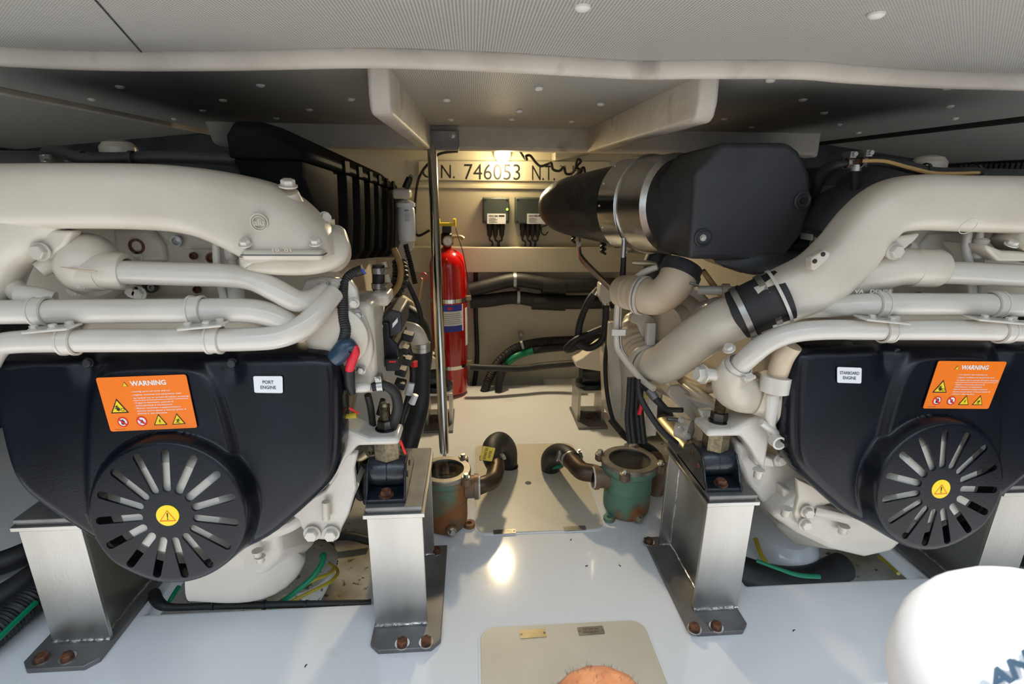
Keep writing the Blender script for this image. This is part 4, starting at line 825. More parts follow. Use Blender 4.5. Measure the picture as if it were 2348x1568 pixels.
hh = obj('fuel_hose', tpx([(1475, 875, 1.24, 9), (1492, 900, 1.22, 10), (1512, 925, 1.2, 7), (1530, 938, 1.18, 6), (1565, 940, 1.15, 6)], n=14), 'rubber', E)
obj('hose_ferrule', tpx([(1488, 893, 1.224, 11), (1503, 914, 1.21, 10)], n=14), 'steeldk', hh)
for i, (x, m, r) in enumerate(((1444, 'rubber', 6), (1452, 'ink', 7), (1463, 'rubber', 6), (1471, 'ink', 7))):
    obj('wiring_loom', tpx([(x, 865, 1.3, r), (x-3, 920, 1.29, r), (x+i*2-6, 960, 1.28, r), (x+i*2, 1015, 1.27, r)], n=12, corr=(.005, .08) if i % 2 == 0 else None), m, E)
obj('red_wire_sleeve', tpx([(1472, 925, 1.265, 4), (1466, 950, 1.265, 5)], n=10), 'redp', E); obj('yellow_wire', tpx([(1485, 895, 1.26, 3), (1473, 925, 1.265, 3)], n=8), 'yg', E)
# top: black covers and hoses
obj('upper_cover', box((.80, 1.16, .93), (1.35, 2.2, 1.05)), 'blackmat', E, bevel=.02, seg=3)
obj('cover_bulge', tpx([(1900, 480, 1.14, 60), (1930, 430, 1.2, 60), (2000, 400, 1.25, 40)], n=24, sq=3), 'blackmat', E)
obj('upper_cover', tpx([(1890, 560, 1.12, 70), (1960, 480, 1.12, 80), (2060, 430, 1.12, 70)], n=24, sq=4), 'blackmat', E)
bh = obj('breather_hose', tpx([(1870, 440, 1.15, 11), (1885, 400, 1.12, 12), (1915, 380, 1.08, 11), (1950, 373, 1.06, 10)], n=18), 'rubber', E)
b2 = obj('breather_hose', tpx([(1978, 371, 1.04, 10), (2030, 372, 1.02, 11), (2090, 385, 1.0, 12), (2150, 396, .99, 12), (2248, 394, .99, 11)], n=18), 'rubber', E, label='black breather hose with a tan stripe')
obj('tan_stripe', tpx([(1978, 369, 1.028, 4), (2030, 370, 1.008, 4), (2090, 386, .987, 4.5), (2150, 398, .977, 4.5), (2245, 396, .977, 3.5)], n=8), 'hosey', b2)
b3 = obj('breather_hose', tpx([(1962, 384, 1.05, 9), (1963, 420, 1.06, 10), (1960, 450, 1.07, 11)], n=18), 'rubber', E)
obj('tee_fitting', cat_(tpx([(1950, 373, 1.05, 8), (1980, 371, 1.05, 8)], n=14), tpx([(1964, 373, 1.05, 8), (1963, 390, 1.05, 8)], n=14)), 'rust', E)
for c, ax, R in ((P(1945, 374, 1.055), (1, 0, 0), 11), (P(1981, 371, 1.04), (1, 0, 0), 11), (P(1963, 385, 1.05), (0, 0, 1), 10)): hose_clamp(bh, c, ax, sz(c, R), 'steel')
for a, b in ((2121, 390), (2235, 394)): c = P(a, b, .995); obj('cable_tie', ring(c, (1, 0, -.1), sz(c, 13.5), .006, .002), 'ink', b2)
obj('filler_cap', lathe([(.034, 0), (.034, .012), (.026, .022), (.012, .026)], P(2128, 385, 1.12), (0, 0, 1), 12), 'cream', E)
# ================= PEDESTALS AND MOUNTS =================
def pedestal(label, bx0, bx1, fx0, fx1, webx, bolts, topz=.325, y0=.918, yf=.985, y1=1.262, yr=1.235, cham='r'):
    t = thing('engine_pedestal', label, 'engine pedestal', ((bx0+bx1)/2, (y0+y1)/2, 0), 'stainless engine pedestals')
    c = .02
    pts = [(bx0+c, y0), (bx1-c, y0), (bx1, y0+c), (bx1, y1), (bx0, y1), (bx0, y0+c)]
    bp = obj('base_plate', prism([V((a, b, .0005)) for a, b in pts], (0, 0, .0115)), 'steeldk', t, bevel=.0015)
    obj('front_plate', box((fx0, yf, .012), (fx1, yf+.010, topz-.016)), 'steel', t, bevel=.001)
    obj('rear_plate', box((fx0, yr-.010, .012), (fx1, yr, topz-.016)), 'steel', t, bevel=.001)
    obj('web_plate', box((webx-.004, yf+.009, .012), (webx+.004, yr-.009, topz-.016)), 'steel', t, bevel=.001)
    obj('cap_plate', box((fx0-.006, yf-.010, topz-.016), (fx1+.006, yr+.012, topz-.006)), 'steel', t, bevel=.001)
    obj('shim_plate', box((fx0+.001, yf-.002, topz-.006), (fx1-.001, yr+.005, topz)), 'steeldk', t, bevel=.001)
    obj('top_plate', box((fx0-.001, yf-.005, topz), (fx1+.001, yr+.008, topz+.009)), 'steeldk', t, bevel=.0015)
    def bead(a, b, r=.0035):
        n = 26; pts = [(*(V(a).lerp(V(b), k/n)+V((random.uniform(-1, 1), random.uniform(-1, 1), random.uniform(-1, 1)))*.0008), r*random.uniform(.75, 1.25)) for k in range(n+1)]
        obj('weld_bead', tube(pts, n=8, res=2), 'weld', t)
    bead((fx0, yf-.001, .014), (fx1, yf-.001, .014)); bead((fx0, yf-.001, topz-.018), (fx1, yf-.001, topz-.018), .0025)
    for s in (-1, 1): bead((webx+s*.005, yf+.012, .014), (webx+s*.005, yr-.012, .014)); bead((webx+s*.005, yr-.011, .02), (webx+s*.005, yr-.011, topz-.03), .0028)
    bead((fx0, yr-.012, .014), (fx1, yr-.012, .014), .003)
    for i, (bx, by) in enumerate(bolts):
        b_ = obj('base_bolt', bolt((bx, by, .012), (0, 0, 1), .0125, .0125, wash=False), 'rust', t); obj('washer', cyl((bx, by, .0115), (0, 0, 1), .0165, .003, 24), 'alu', b_)
    return t
def xz(px, py): return tuple(PZ(px, py, .02))[:2]
p_in_l = pedestal('stainless pedestal left of the aisle, under the PORT ENGINE mount', -.239, -.082, -.236, -.116, -.165, [xz(922, 1470), xz(977, 1467), xz(999, 1260)])
p_in_r = pedestal('stainless pedestal right of the aisle, under the STARBOARD ENGINE mount', .494, .640, .528, .640, .566, [xz(1593, 1436), xz(1643, 1432), xz(1488, 1238)])
p_out_l = pedestal('stainless pedestal at far left, half hidden by the slotted guard', -.970, -.815, -.945, -.822, -.845, [xz(94, 1505), xz(153, 1503)])
p_out_r = pedestal('stainless pedestal at far right behind the slotted guard and white cap', 1.215, 1.372, 1.252, 1.365, 1.275, [])
def mount(t, cx, cy, z0, armz, s, w_=.044, studtop=.062):
    """rubber engine mount: two cheeks, rubber-lined barrel, foot bolts, hex adapter and stud"""
    prof = [(-.070, 0), (-.070, .013), (-.058, .022), (-.044, .052), (-.026, .074), (.026, .078), (.056, .058), (.085, .022), (.105, .012), (.105, 0)]
    m = obj('rubber_mount', cat_(*[prism([V((cx+k*w_-(.006 if k > 0 else 0), cy+a, z0+b)) for a, b in prof], (.006, 0, 0)) for k in (-1, 1)], box((cx-w_, cy-.068, z0), (cx+w_, cy+.103, z0+.010))), 'gloss', t, bevel=.003, seg=3)
    obj('mount_barrel', lathe([(.008, -w_*.92), (.034, -w_*.92), (.037, -w_*.5), (.037, -.001), (.0362, 0), (.037, .001), (.037, w_*.5), (.034, w_*.92), (.008, w_*.92)], (cx, cy, z0+.046), (1, 0, 0), 36), 'gloss', m)
    for b in (-.050, .085): obj('foot_bolt', bolt((cx, cy+b, z0+.010), (0, 0, 1), .0125, .011, n=6), 'rust', m)
    for a, b in ((-.022, .045), (.018, .050)): obj('rivet', cyl((cx-s*(w_+.0004), cy+a, z0+b), (-s, 0, 0), .007, .001, 16), 'rust', m)
    zh = z0+.079
    obj('height_adjuster', lathe([(.024, -.004), (.030, 0), (.030, armz-.020-zh), (.024, armz-.0185-zh)], (cx, cy, zh), (0, 0, 1), 6), 'olddbolt', m)
    obj('mount_nut', cat_(lathe([(.022, 0), (.022, .003), (.0195, .004), (.0195, .022), (.017, .024)], (cx, cy, armz), (0, 0, 1), 6), cyl((cx, cy, armz), (0, 0, 1), .024, .002, 24)), 'nut', m)
    n = 22; prof = []
    for k in range(n): prof += [(.0112, .02+k*(studtop-.025)/n), (.0124, .02+(k+.5)*(studtop-.025)/n)]
    prof += [(.0085, studtop), (.004, studtop+.001)]
    obj('threaded_stud', lathe(prof, (cx, cy, armz), (0, 0, 1), 18), 'olddbolt', m)
AZL = AZR = AZ
mount(p_in_l, P(886, 985, 1.062).x, 1.062, .334, AZL, -1); mount(p_in_r, P(1648, 960, 1.062).x, 1.062, .334, AZR, 1)
# aft pedestals at the far end of the aisle
def aft(label, x0, x1, y, arm_pts, par, s):
    t = thing('aft_pedestal', label, 'engine pedestal', ((x0+x1)/2, y+.05, 0), 'low aft pedestals'); h = P((1340), 905, 2.03).z
    obj('base_plate', box((x0-.005, y-.06, .0005), (x1+.005, y+.16, .012)), 'steeldk', t, bevel=.001)
    obj('left_plate', box((x0, y, .012), (x0+.012, y+.14, h)), 'steel', t); obj('right_plate', box((x1-.012, y, .012), (x1, y+.14, h)), 'steel', t)
    obj('top_plate', box((x0-.003, y-.005, h), (x1+.003, y+.145, h+.012)), 'steel', t, bevel=.001)
    cx = (x0+x1)/2
    m = obj('rubber_mount', cat_(cyl((cx, y+.06, h+.012), (0, 0, 1), .06, .02), lathe([(.02, -.04), (.045, -.04), (.048, 0), (.045, .04), (.02, .04)], (cx, y+.06, h+.062), (1, 0, 0), 28)), 'gloss', t)
    obj('threaded_stud', cyl((cx, y+.06, h+.10), (0, 0, 1), .014, .09, 12), 'olddbolt', m)
    obj('foot_bolt', bolt((cx, y+.03, .012), (0, 0, 1), .012, .012), 'rust', t)
    obj('mounting_arm', prism([P(a, b, y+.02) for a, b in arm_pts], (0, .08, 0)), 'cream', par, bevel=.006)
aft('low stainless pedestal at the far right end of the aisle', P(1325, 930, 2.05).x, P(1386, 930, 2.05).x, 2.05, [(1318, 830), (1335, 822), (1375, 790), (1395, 780), (1405, 800), (1398, 850), (1375, 852), (1335, 846), (1320, 840)], RE, 1)
aft('low stainless pedestal at the far left end of the aisle behind the pole', P(975, 930, 2.05).x, P(1036, 930, 2.05).x, 2.05, [(950, 800), (985, 815), (1012, 830), (1012, 846), (975, 850), (945, 850)], LE, -1)
# ================= FLOOR PANELS =================
def hatch(label, x0, x1, y0, y1, tags, holes, r=.035):
    t = thing('floor_hatch', label, 'floor hatch', ((x0+x1)/2, (y0+y1)/2, 0), 'cream floor hatches')
    obj('frame_lip', prism([V((a, b, .0004)) for a, b in rrect(x0-.006, y0-.006, x1+.006, y1+.006, r+.006, 8)], (0, 0, .0022)), 'gel', t, bevel=.001)
    obj('panel', prism([V((a, b, .0026)) for a, b in rrect(x0, y0, x1, y1, r, 8)], (0, 0, .0022)), 'panel', t, bevel=.0008)
    for (px, py, w_, h_, m, l1, l2, an) in tags:
        c = PZ(px, py, .005); ca, sa = math.cos(an), math.sin(an); U = V((ca, sa, 0)); N = V((-sa, ca, 0))
        q = Quad(c-U*w_-N*h_, c+U*w_-N*h_, c+U*w_+N*h_, c-U*w_+N*h_)
        tg = obj('name_tag', q.rr(0, 0, 1, 1, .12, .0012, .0014), m, t)
        for u in (.07, .93): obj('tag_screw', cyl(q.p(u, .5, .0012), (0, 0, 1), .0028, .0006, 12), 'steeldk', tg)
        if l1: obj('engraving', cat_(q.text(l1, .22, .56, .22, .0014, width=.60), q.text(l2, .16, .20, .22, .0014, width=.66)), 'ink', tg)
    for px, py, R in holes: c = PZ(px, py, .005); obj('hose_hole', cat_(cyl((c.x, c.y, .0048), (0, 0, 1), R, .0004, 28)), 'ink', t)
    return t
hatch('cream floor hatch between the two bronze strainers', .002, .395, 1.318, 1.868, [(1157, 1219, .034, .010, 'tag', 'FORE SEA', 'WATER INTAKE', .02), (1318, 1211, .034, .010, 'tag', 'T. PUMP SEA', 'WATER INTAKE', .02)], [(1211, 1107, .011), (1168, 1068, .034), (1272, 1066, .034)])
hatch('cream floor hatch nearest the camera with two metal tags', .008, .398, .42, .972, [(1222, 1453, .031, .0115, 'brass', '', '', .02), (1355, 1446, .031, .0115, 'tag', '2 P. UMP SEA', 'WATER INT.', .02)], [])
# ================= SEA STRAINERS =================
def strainer(label, cx, cy, r, h, m, side, elbow, hose, lab2, hl, stick):
    t = thing('sea_strainer', label, 'sea strainer', (cx, cy, 0))
    bd = obj('body', lathe([(r*.55, .0005), (r*.86, .004), (r*.97, .018), (r, .03), (r, h*.50), (r*1.02, h*.505), (r*1.02, h*.525), (r, h*.53), (r*1.0, h*.86), (r*1.16, h*.90), (r*1.18, h*.92), (r*1.18, h), (r*.95, h), (r*.92, h*.9), (r*.90, .03), (r*.4, .02)], (cx, cy, 0), (0, 0, 1), 48), m, t)
    obj('lid_ring', lathe([(r*.88, h+.002), (r*.88, h+.013), (r*1.16, h+.013), (r*1.20, h+.010), (r*1.20, h+.001), (r*.90, h+.001), (r*.88, h+.002)], (cx, cy, 0), (0, 0, 1), 48, False), 'tag', t)
    obj('lid_window', cyl((cx, cy, h+.002), (0, 0, 1), r*.89, .006, 40), 'glass', t, label='clear round lid window')
    obj('strainer_basket', cat_(cyl((cx, cy, .03), (0, 0, 1), r*.80, h*.78, 32), tube([(cx-r*.6, cy, h*.84, .004), (cx-r*.3, cy, h*.93, .004), (cx+r*.3, cy, h*.93, .004), (cx+r*.6, cy, h*.84, .004)], n=8)), 'dark', t)
    for k in range(4):
        a = math.radians((50 if side > 0 else 65)+90*k); p = V((cx+math.cos(a)*r*1.27, cy+math.sin(a)*r*1.27, h-.012))
        lug = obj('lid_lug', lathe([(.012, 0), (.016, .004), (.016, .024), (.012, .026)], p, (0, 0, 1), 20), 'bronze', t)
        obj('lid_bolt', bolt(p+V((0, 0, .026)), (0, 0, 1), .0085, .010), 'bolt', lug)
    a = math.radians(-75 if side > 0 else -78); p = V((cx+math.cos(a)*r, cy+math.sin(a)*r, .028))
    ft = obj('drain_boss', lathe([(.017, -.004), (.017, .008), (.012, .010)], p, (math.cos(a), math.sin(a), -.1), 20), m, t); obj('drain_plug', bolt(p+V((math.cos(a), math.sin(a), 0))*.010, (math.cos(a), math.sin(a), 0), .0095, .010), 'bolt', ft)
    for a in ((-10,) if side > 0 else (215,)):
        a = math.radians(a); p = V((cx+math.cos(a)*r*1.10, cy+math.sin(a)*r*1.1, .001)); obj('foot_lug', lathe([(.018, 0), (.018, .012), (.008, .012), (.008, .0)], p, (0, 0, 1), 20), m, t)
    a = V((cx+side*r*.9, cy, h*.72)); ax = V((side, 0, 0))
    sk = obj('outlet_boss', lathe([(.034, 0), (.034, r*.45), (.038, r*.45), (.038, r*.45+.012), (.030, r*.45+.013)], a, ax, 32), 'bronze', t)
    obj('thread_seal', ring(a+ax*(r*.45+.014), ax, .031, .006, .004, 30), 'pipe', sk)
    e0 = a+ax*(r*.45+.01)
    eb = obj('elbow', tube([(e0.x, e0.y, e0.z, .027)]+pxp(elbow), n=28), 'brown', t)
    # lettering cast into the body
    n_ = V((-.1, -1, 0)).normalized(); cc = V((cx-.005*side, cy-r*1.005, h*.62))
    q = Quad(cc+V((-.009, 0, -.02)), cc+V((.009, 0, -.02)), cc+V((.009, 0, .02)), cc+V((-.009, 0, .02)))
    obj('cast_mark', cat_(q.text('ET', .1, .55, .35, .0006, width=.8), q.text('T', .3, .1, .35, .0006, width=.4)), m, bd)
    hp = pxp(hose); hs = obj('suction_hose', tube(hp, n=30), 'rubber'); hs['label'] = lab2; hs['category'] = 'hose'
    d = V(hp[1][:3])-V(hp[0][:3])
    hose_clamp(hs, V(hp[0][:3])+d.normalized()*.018, d, hp[0][3]*1.0, 'steel', screw=(1, -.3, .3)); hose_clamp(hs, V(hp[0][:3])+d.normalized()*.036, d, hp[0][3]*1.0, 'steel', name='hose_clamp', screw=(-1, -.3, .3))
    return t, hs, hp
hL = P(1022, 1080, 1.37).z-.006; hR = P(1443, 1060, 1.40).z-.006
cxl = PZ(1022, 1235, 0).x; cxr = P(1438, 1150, 1.40).x
tl_, hsL, hpL = strainer('bronze sea strainer stained orange brown, left of the floor hatch', cxl, 1.372, .064, hL, 'patina', 1,
    [(1110, 1110, 1.38, 19), (1130, 1100, 1.42, 20), (1137, 1075, 1.48, 20), (1135, 1055, 1.52, 19)], [(1135, 1068, 1.50, 20), (1128, 1046, 1.53, 23), (1131, 1024, 1.58, 24), (1147, 1014, 1.64, 24), (1162, 1032, 1.70, 23), (1164, 1068, 1.71, 22)],
    'black suction hose with a yellow sticker, arching into the floor hatch', .1, True)
p0, p1_ = V(hpL[1][:3]), V(hpL[2][:3]); d = (p1_-p0).normalized(); q = Quad(P(1100, 1054, 1.488), P(1128, 1058, 1.485), P(1136, 1027, 1.505), P(1107, 1022, 1.508))
st = obj('hose_sticker', q.rr(0, 0, 1, 1, .05, 0, .003), 'yellow', hsL, label='yellow sticker with black writing')
q2 = Quad(q.c[1], q.c[2], q.c[3], q.c[0]); obj('sticker_print', cat_(q2.text('INTAKE SEA', .08, .56, .2, .0006, width=.84, bold=.02), q2.text('WATER', .2, .2, .2, .0006, width=.55, bold=.02)), 'ink', st)
tr_, hsR, hpR = strainer('bronze sea strainer covered in green verdigris, right of the floor hatch', cxr, 1.41, .073, hR, 'patinag', -1,
    [(1365, 1086, 1.42, 20), (1335, 1080, 1.44, 21), (1316, 1062, 1.48, 20), (1308, 1052, 1.50, 19)], [(1314, 1058, 1.49, 21), (1298, 1043, 1.54, 22), (1278, 1040, 1.60, 23), (1264, 1052, 1.65, 23), (1262, 1074, 1.67, 21)],
    'black suction hose bending down into the right side of the floor hatch', .1, False)
tr_ and obj('inlet_bulge', tpx([(1500, 1050, 1.50, 20), (1512, 1090, 1.52, 22), (1500, 1140, 1.50, 16)], n=20), 'bronze', tr_)
obj('green_band', tpx([(1262, 1072, 1.64, 5), (1285, 1068, 1.60, 5)], n=10), 'green', hsR)
# ================= POLE, EXTINGUISHER, LAMP =================
pt, pb = P(990, 335, 2.165), PZ(1019, 1040, .045)
t = thing('support_pole', 'thin stainless support pole in the aisle, left of centre', 'pole', (pb.x, pb.y, 0))
ax = (pt-pb).normalized(); L = (pt-pb).length
obj('pole_tube', lathe([(.0165, 0), (.0175, .006), (.0185, .03), (.0185, L*.72), (.0185, L)], pb, ax, 32), 'chrome', t)
obj('pole_foot', cat_(cyl(pb-ax*.03, ax, .006, .04, 12), cyl((pb-ax*.03).xyz*1.0, (0, 0, 1), .02, .004)), 'steel', t)
pz1 = P(1010, 299, 2.165).z; pz0 = P(1010, 344, 2.165).z
br = obj('top_bracket', box((P(968, 320, 2.165).x, 2.15, pz0), (P(1052, 320, 2.165).x, 2.188, pz1)), 'steeldk', t, bevel=.003)
for a in (978, 1038): c = P(a, 310, 2.15); obj('bracket_screw', bolt(c+V((0, .001, 0)), (0, -1, 0), .009, .005, n=14), 'steel', br)
ec_ = P(1029, 700, 2.44)
t = thing('fire_extinguisher', 'tall red fire extinguisher standing by the back wall', 'fire extinguisher', (ec_.x, 2.44, 0))
eR = sz(ec_, 41.5); zS = P(1029, 610, 2.44).z; zT = P(1029, 572, 2.44).z
z0 = .012
obj('cylinder', lathe([(eR*.7, z0), (eR*.93, z0+.004), (eR, z0+.025), (eR, zS), (eR*.97, zS+.02), (eR*.85, zS+.048), (eR*.6, zT-.008), (eR*.3, zT+.006), (.02, zT+.012), (.02, zT+.03)], (ec_.x, 2.44, 0), (0, 0, 1), 56), 'red', t)
for k, b in enumerate((687, 838)):
    zz = P(1029, b, 2.40).z; s_ = obj('steel_strap', ring((ec_.x, 2.44, zz), (0, 0, 1), eR, .018, .002, 56), 'chrome', t); obj('strap_latch', box((ec_.x+eR*.92, 2.43, zz-.01), (ec_.x+eR+.02, 2.45, zz+.01)), 'brass', s_)
def arc_patch(a0, a1, z0_, z1_, rad, n=14):
    vs = []; 
    for k in range(n+1):
        a = math.radians(a0+(a1-a0)*k/n); vs += [V((ec_.x+math.cos(a)*rad, 2.44+math.sin(a)*rad, z0_)), V((ec_.x+math.cos(a)*rad, 2.44+math.sin(a)*rad, z1_))]
    return vs, [(2*k, 2*k+2, 2*k+3, 2*k+1) for k in range(n)]
def zp(b): return P(1029, b, 2.35).z
lb = obj('instruction_label', arc_patch(-118, -38, zp(762), zp(700), eR+.0012), 'white', t, label='white and blue instruction label')
obj('blue_header', arc_patch(-118, -44, zp(715), zp(700), eR+.0018), 'blue', lb); obj('blue_footer', arc_patch(-118, -44, zp(762), zp(748), eR+.0018), 'blue', lb)
obj('red_emblem', arc_patch(-90, -78, zp(711), zp(705), eR+.0024), 'sred', lb)
for k in range(6): obj('print_line', arc_patch(-112, -52+(k % 3)*4, zp(721+k*4.4)-.001, zp(721+k*4.4)+.001, eR+.0018), 'grey', lb)
obj('side_label', arc_patch(-28, 12, zp(800), zp(712), eR+.0012), 'white', t)
vz = zT+.03
vv = obj('valve', cat_(lathe([(.022, 0), (.028, .004), (.028, .05), (.020, .06), (.020, .085)], (ec_.x, 2.44, vz-.01), (0, 0, 1), 20), box((ec_.x-.02, 2.40, vz+.05), (ec_.x+.02, 2.48, vz+.075))), 'ink', t)
obj('pressure_gauge', cyl((ec_.x+.004, 2.416, vz+.012), (0, -1, 0), .023, .012, 24), 'brass', vv); obj('gauge_face', cyl((ec_.x+.004, 2.405, vz+.012), (0, -1, 0), .018, .002, 24), 'white', vv)
obj('discharge_handle', cat_(obox((ec_.x, 2.43, vz+.085), (.042, 0, .0), (0, .018, 0), (0, 0, .007)), obox((ec_.x-.036, 2.43, vz+.10), (.006, 0, 0), (0, .018, 0), (0, 0, .010)), obox((ec_.x+.036, 2.43, vz+.10), (.006, 0, 0), (0, .018, 0), (0, 0, .010))), 'yellow', vv)
obj('nozzle', tube([(ec_.x+.02, 2.43, vz+.03, .008), (ec_.x+.06, 2.43, vz+.03, .008), (ec_.x+.075, 2.43, vz+.02, .011)], n=12), 'brass', vv)
obj('safety_cord', tube([(ec_.x+.04, 2.42, vz+.07, .002), (ec_.x+.055, 2.41, vz+.02, .002), (ec_.x+.075, 2.40, vz-.05, .002), (ec_.x+.095, 2.41, vz-.18, .002)], n=8), 'ink', t)
lc = P(1152, 350, 2.60)
t = thing('bulkhead_lamp', 'small round lit lamp on the back wall under the beam', 'lamp', (lc.x, 2.60, lc.z-.04))
obj('lamp_body', lathe([(.042, 0), (.042, .02), (.038, .035), (.034, .035)], (lc.x, 2.618, lc.z), (0, -1, -.25), 32), 'pipe', t)
obj('lamp_glass', lathe([(.034, .0), (.034, .034), (.028, .048), (.014, .056), (.001, .058)], (lc.x, 2.612, lc.z), (0, -1, -.25), 32), 'lampglass', t, label='glowing warm lamp glass')
kb = obj('wall_knee', prism([P(1272, 348, 2.52), P(1348, 346, 2.52), P(1346, 352, 2.52), P(1310, 362, 2.52), P(1272, 368, 2.52)], (0, .095, 0)), 'wall', label='small cream knee under the beam, right of the lamp', cat='bracket', bevel=.006)
# number board
def wp(px, py, y=2.604): return P(px, py, y)
q = Quad(wp(960, 412), wp(1398, 417), wp(1398, 371), wp(960, 369))
nb = thing('number_board', 'cream registration board on the back wall reading 746053', 'sign', (P(1180, 412, 2.6).x, 2.604, P(1180, 412, 2.6).z))
obj('board', q.rr(0, 0, 1, 1, .04, .002, .010), 'wall', nb)
def wt(s, x0, x1, y0, y1, b=0): u0 = (x0-960)/438; return q.text(s, u0, (412-y1)/42, (y1-y0)/42, .0024, width=(x1-x0)/438, bold=b)
for nm_, g_ in (('painted_letter', wt('O', 967, 1002, 378, 408)), ('painted_letter', wt('N.', 1010, 1041, 378, 408)), ('painted_number', wt('746053', 1062, 1190, 376, 410)), ('painted_letter', wt('N.T.', 1217, 1270, 378, 410)), ('painted_number', wt('28', 1281, 1296, 378, 390)), ('painted_number', wt('18', 1311, 1325, 378, 390)), ('painted_number', wt('100', 1308, 1330, 396, 409))): obj(nm_, g_, 'ink', nb)
# junction boxes
def jbox(label, x0, x1, y0, y1, sx0, sx1, glands, led=None, cut=None):
    a, b = wp(x0, y1, 2.56), wp(x1, y0, 2.56)
    t = thing('junction_box', label, 'junction box', ((a.x+b.x)/2, 2.59, a.z), 'grey boxes on the back wall')
    bd = obj('housing', box((a.x, 2.565, a.z), (b.x, 2.618, b.z)), 'grey', t, bevel=.006, seg=3)
    obj('lid', box((a.x+.002, 2.556, a.z+.002), (b.x-.002, 2.5655, b.z-.002)), 'grey', t, bevel=.005, seg=3)
    for sx in (a.x+.012, b.x-.012):
        for s_ in (a.z+.012, b.z-.012): obj('lid_screw', cyl((sx, 2.557, s_), (0, -1, 0), .005, .002, 12), 'ink', bd)
    p, r_ = wp(sx0, 513, 2.555), wp(sx1, 490, 2.555)
    Q = Quad((p.x, 2.555, p.z), (r_.x, 2.555, p.z), (r_.x, 2.555, r_.z), (p.x, 2.555, r_.z)); lb = obj('rating_label', Q.rr(0, 0, 1, 1, .05, 0, .001), 'white', t)
    obj('label_print', cat_(Q.text('VDO 000', .08, .70, .16, .0005, width=.5, bold=.03), Q.poly([(.62, .72), (.92, .72), (.92, .86), (.62, .86)], .0005), *[Q.poly([(.1, .54-i*.13), (.45+.1*(i % 2), .54-i*.13), (.45+.1*(i % 2), .57-i*.13), (.1, .57-i*.13)], .0005) for i in range(4)]), 'ink', lb)
    for g_ in glands:
        c = wp(g_, y1, 2.58); gl = obj('cable_gland', lathe([(.013, 0), (.015, -.008), (.015, -.03), (.012, -.036), (.012, -.055), (.006, -.07)], (c.x, 2.59, a.z+.002), (0, 0, 1), 16), 'ink', t)
        e = wp(g_+(6 if g_ < (x0+x1)/2 else -6), 560, 2.585); obj('cable', tube([(c.x, 2.59, a.z-.06, .0045), (c.x, 2.59, a.z-.08, .0045), (e.x, 2.598, e.z+.01, .0045), (e.x, 2.60, e.z-.015, .0045)], n=10), 'rubber', gl)
    if led: c = wp(*led, 2.555); obj('status_led', blob((c.x, 2.555, c.z), (.005, .003, .005), 8), 'led', t, label='green lit indicator')
    return t
jbox('grey junction box with a green indicator light', 1107, 1168, 453, 513, 1117, 1160, (1123, 1136, 1151), (1163, 480))
jb = jbox('grey junction box beside the black air intake', 1181, 1270, 453, 513, 1208, 1251, (1199, 1211, 1222, 1234))
c = wp(1249, 522, 2.58); obj('loose_cable_loop', tube([(c.x+.01, 2.58, c.z+.02, .003)]+[(c.x+.018*math.cos(a), 2.58, c.z-.012+.024*math.sin(a), .003) for a in (1.2, 2.4, 3.6, 4.8, 6.0)], n=8), 'ink', jb)
# ================= CABLES AND HOSES BEHIND =================
def loose(name, pts, m, label, cat, group=None, **k):
    o = obj(name, tpx(pts, **k), m); o['label'] = label; o['category'] = cat
    if group: o['group'] = group
    return o
wv = [(1192, 347, 2.5), (1202, 362, 2.5), (1208, 366, 2.49), (1206, 358, 2.48), (1216, 357, 2.49), (1228, 372, 2.5), (1240, 381, 2.5), (1256, 376, 2.5), (1264, 374, 2.49), (1268, 388, 2.5), (1282, 392, 2.5), (1292, 384, 2.5), (1298, 398, 2.5), (1310, 398, 2.5), (1318, 388, 2.48), (1324, 366, 2.48), (1332, 370, 2.48), (1322, 384, 2.48), (1334, 392, 2.48), (1318, 408, 2.48), (1326, 396, 2.47), (1338, 384, 2.47), (1344, 400, 2.48), (1362, 398, 2.48)]
loose('coiled_cord', [(a, b, c_, 3) for a, b, c_ in wv], 'ink', 'black curly cord hanging in front of the registration board', 'cord', n=8)
loose('curly_cord', [(1315+3*math.sin(i*1.6), 522+i*2.6, 1.95+.01*math.cos(i*1.6), 3) for i in range(14)], 'ink', 'short curly black cord under the round end of the air intake', 'cord', n=8, res=4)
loose('curly_cord', [(1383+5*math.sin(i*1.6), 548+i*2.6, 1.75+.01*math.cos(i*1.6), 3.2) for i in range(14)], 'ink', 'short curly black cord left of the metal filter drum', 'cord', n=8, res=4)
loose('antenna_cable', [(1050, 347, 2.5, 3), (1010, 352, 2.5, 3), (985, 372, 2.52, 3), (962, 405, 2.55, 3), (953, 450, 2.58, 3), (951, 500, 2.59, 3), (953, 532, 2.59, 3), (962, 540, 2.58, 3), (985, 528, 2.56, 3)], 'ink', 'thin black cable curving down the wall left of the pole', 'cable', n=8)
ha = loose('insulated_hose', [(1078, 666, 2.54, 16), (1120, 655, 2.54, 16), (1180, 642, 2.54, 16), (1240, 649, 2.54, 16), (1300, 655, 2.54, 16), (1420, 653, 2.54, 16)], 'rubber', 'upper thick black hose across the back wall', 'hose')
hb = loose('insulated_hose', [(1078, 692, 2.54, 15), (1120, 689, 2.54, 15), (1180, 682, 2.54, 15), (1240, 690, 2.54, 16), (1300, 693, 2.54, 16), (1420, 691, 2.54, 16)], 'rubber', 'lower thick black hose across the back wall', 'hose')
for o, a, b in ((ha, 1180, 643), (hb, 1188, 680)):
    c = P(a, b, 2.54); obj('pipe_clip', cat_(ring(c, (1, 0, .0), sz(c, 17.5), .014, .003, 28), box((c.x-.006, 2.575, c.z-sz(c, 25)), (c.x+.006, 2.618, c.z-sz(c, 16)))), 'steel', o)
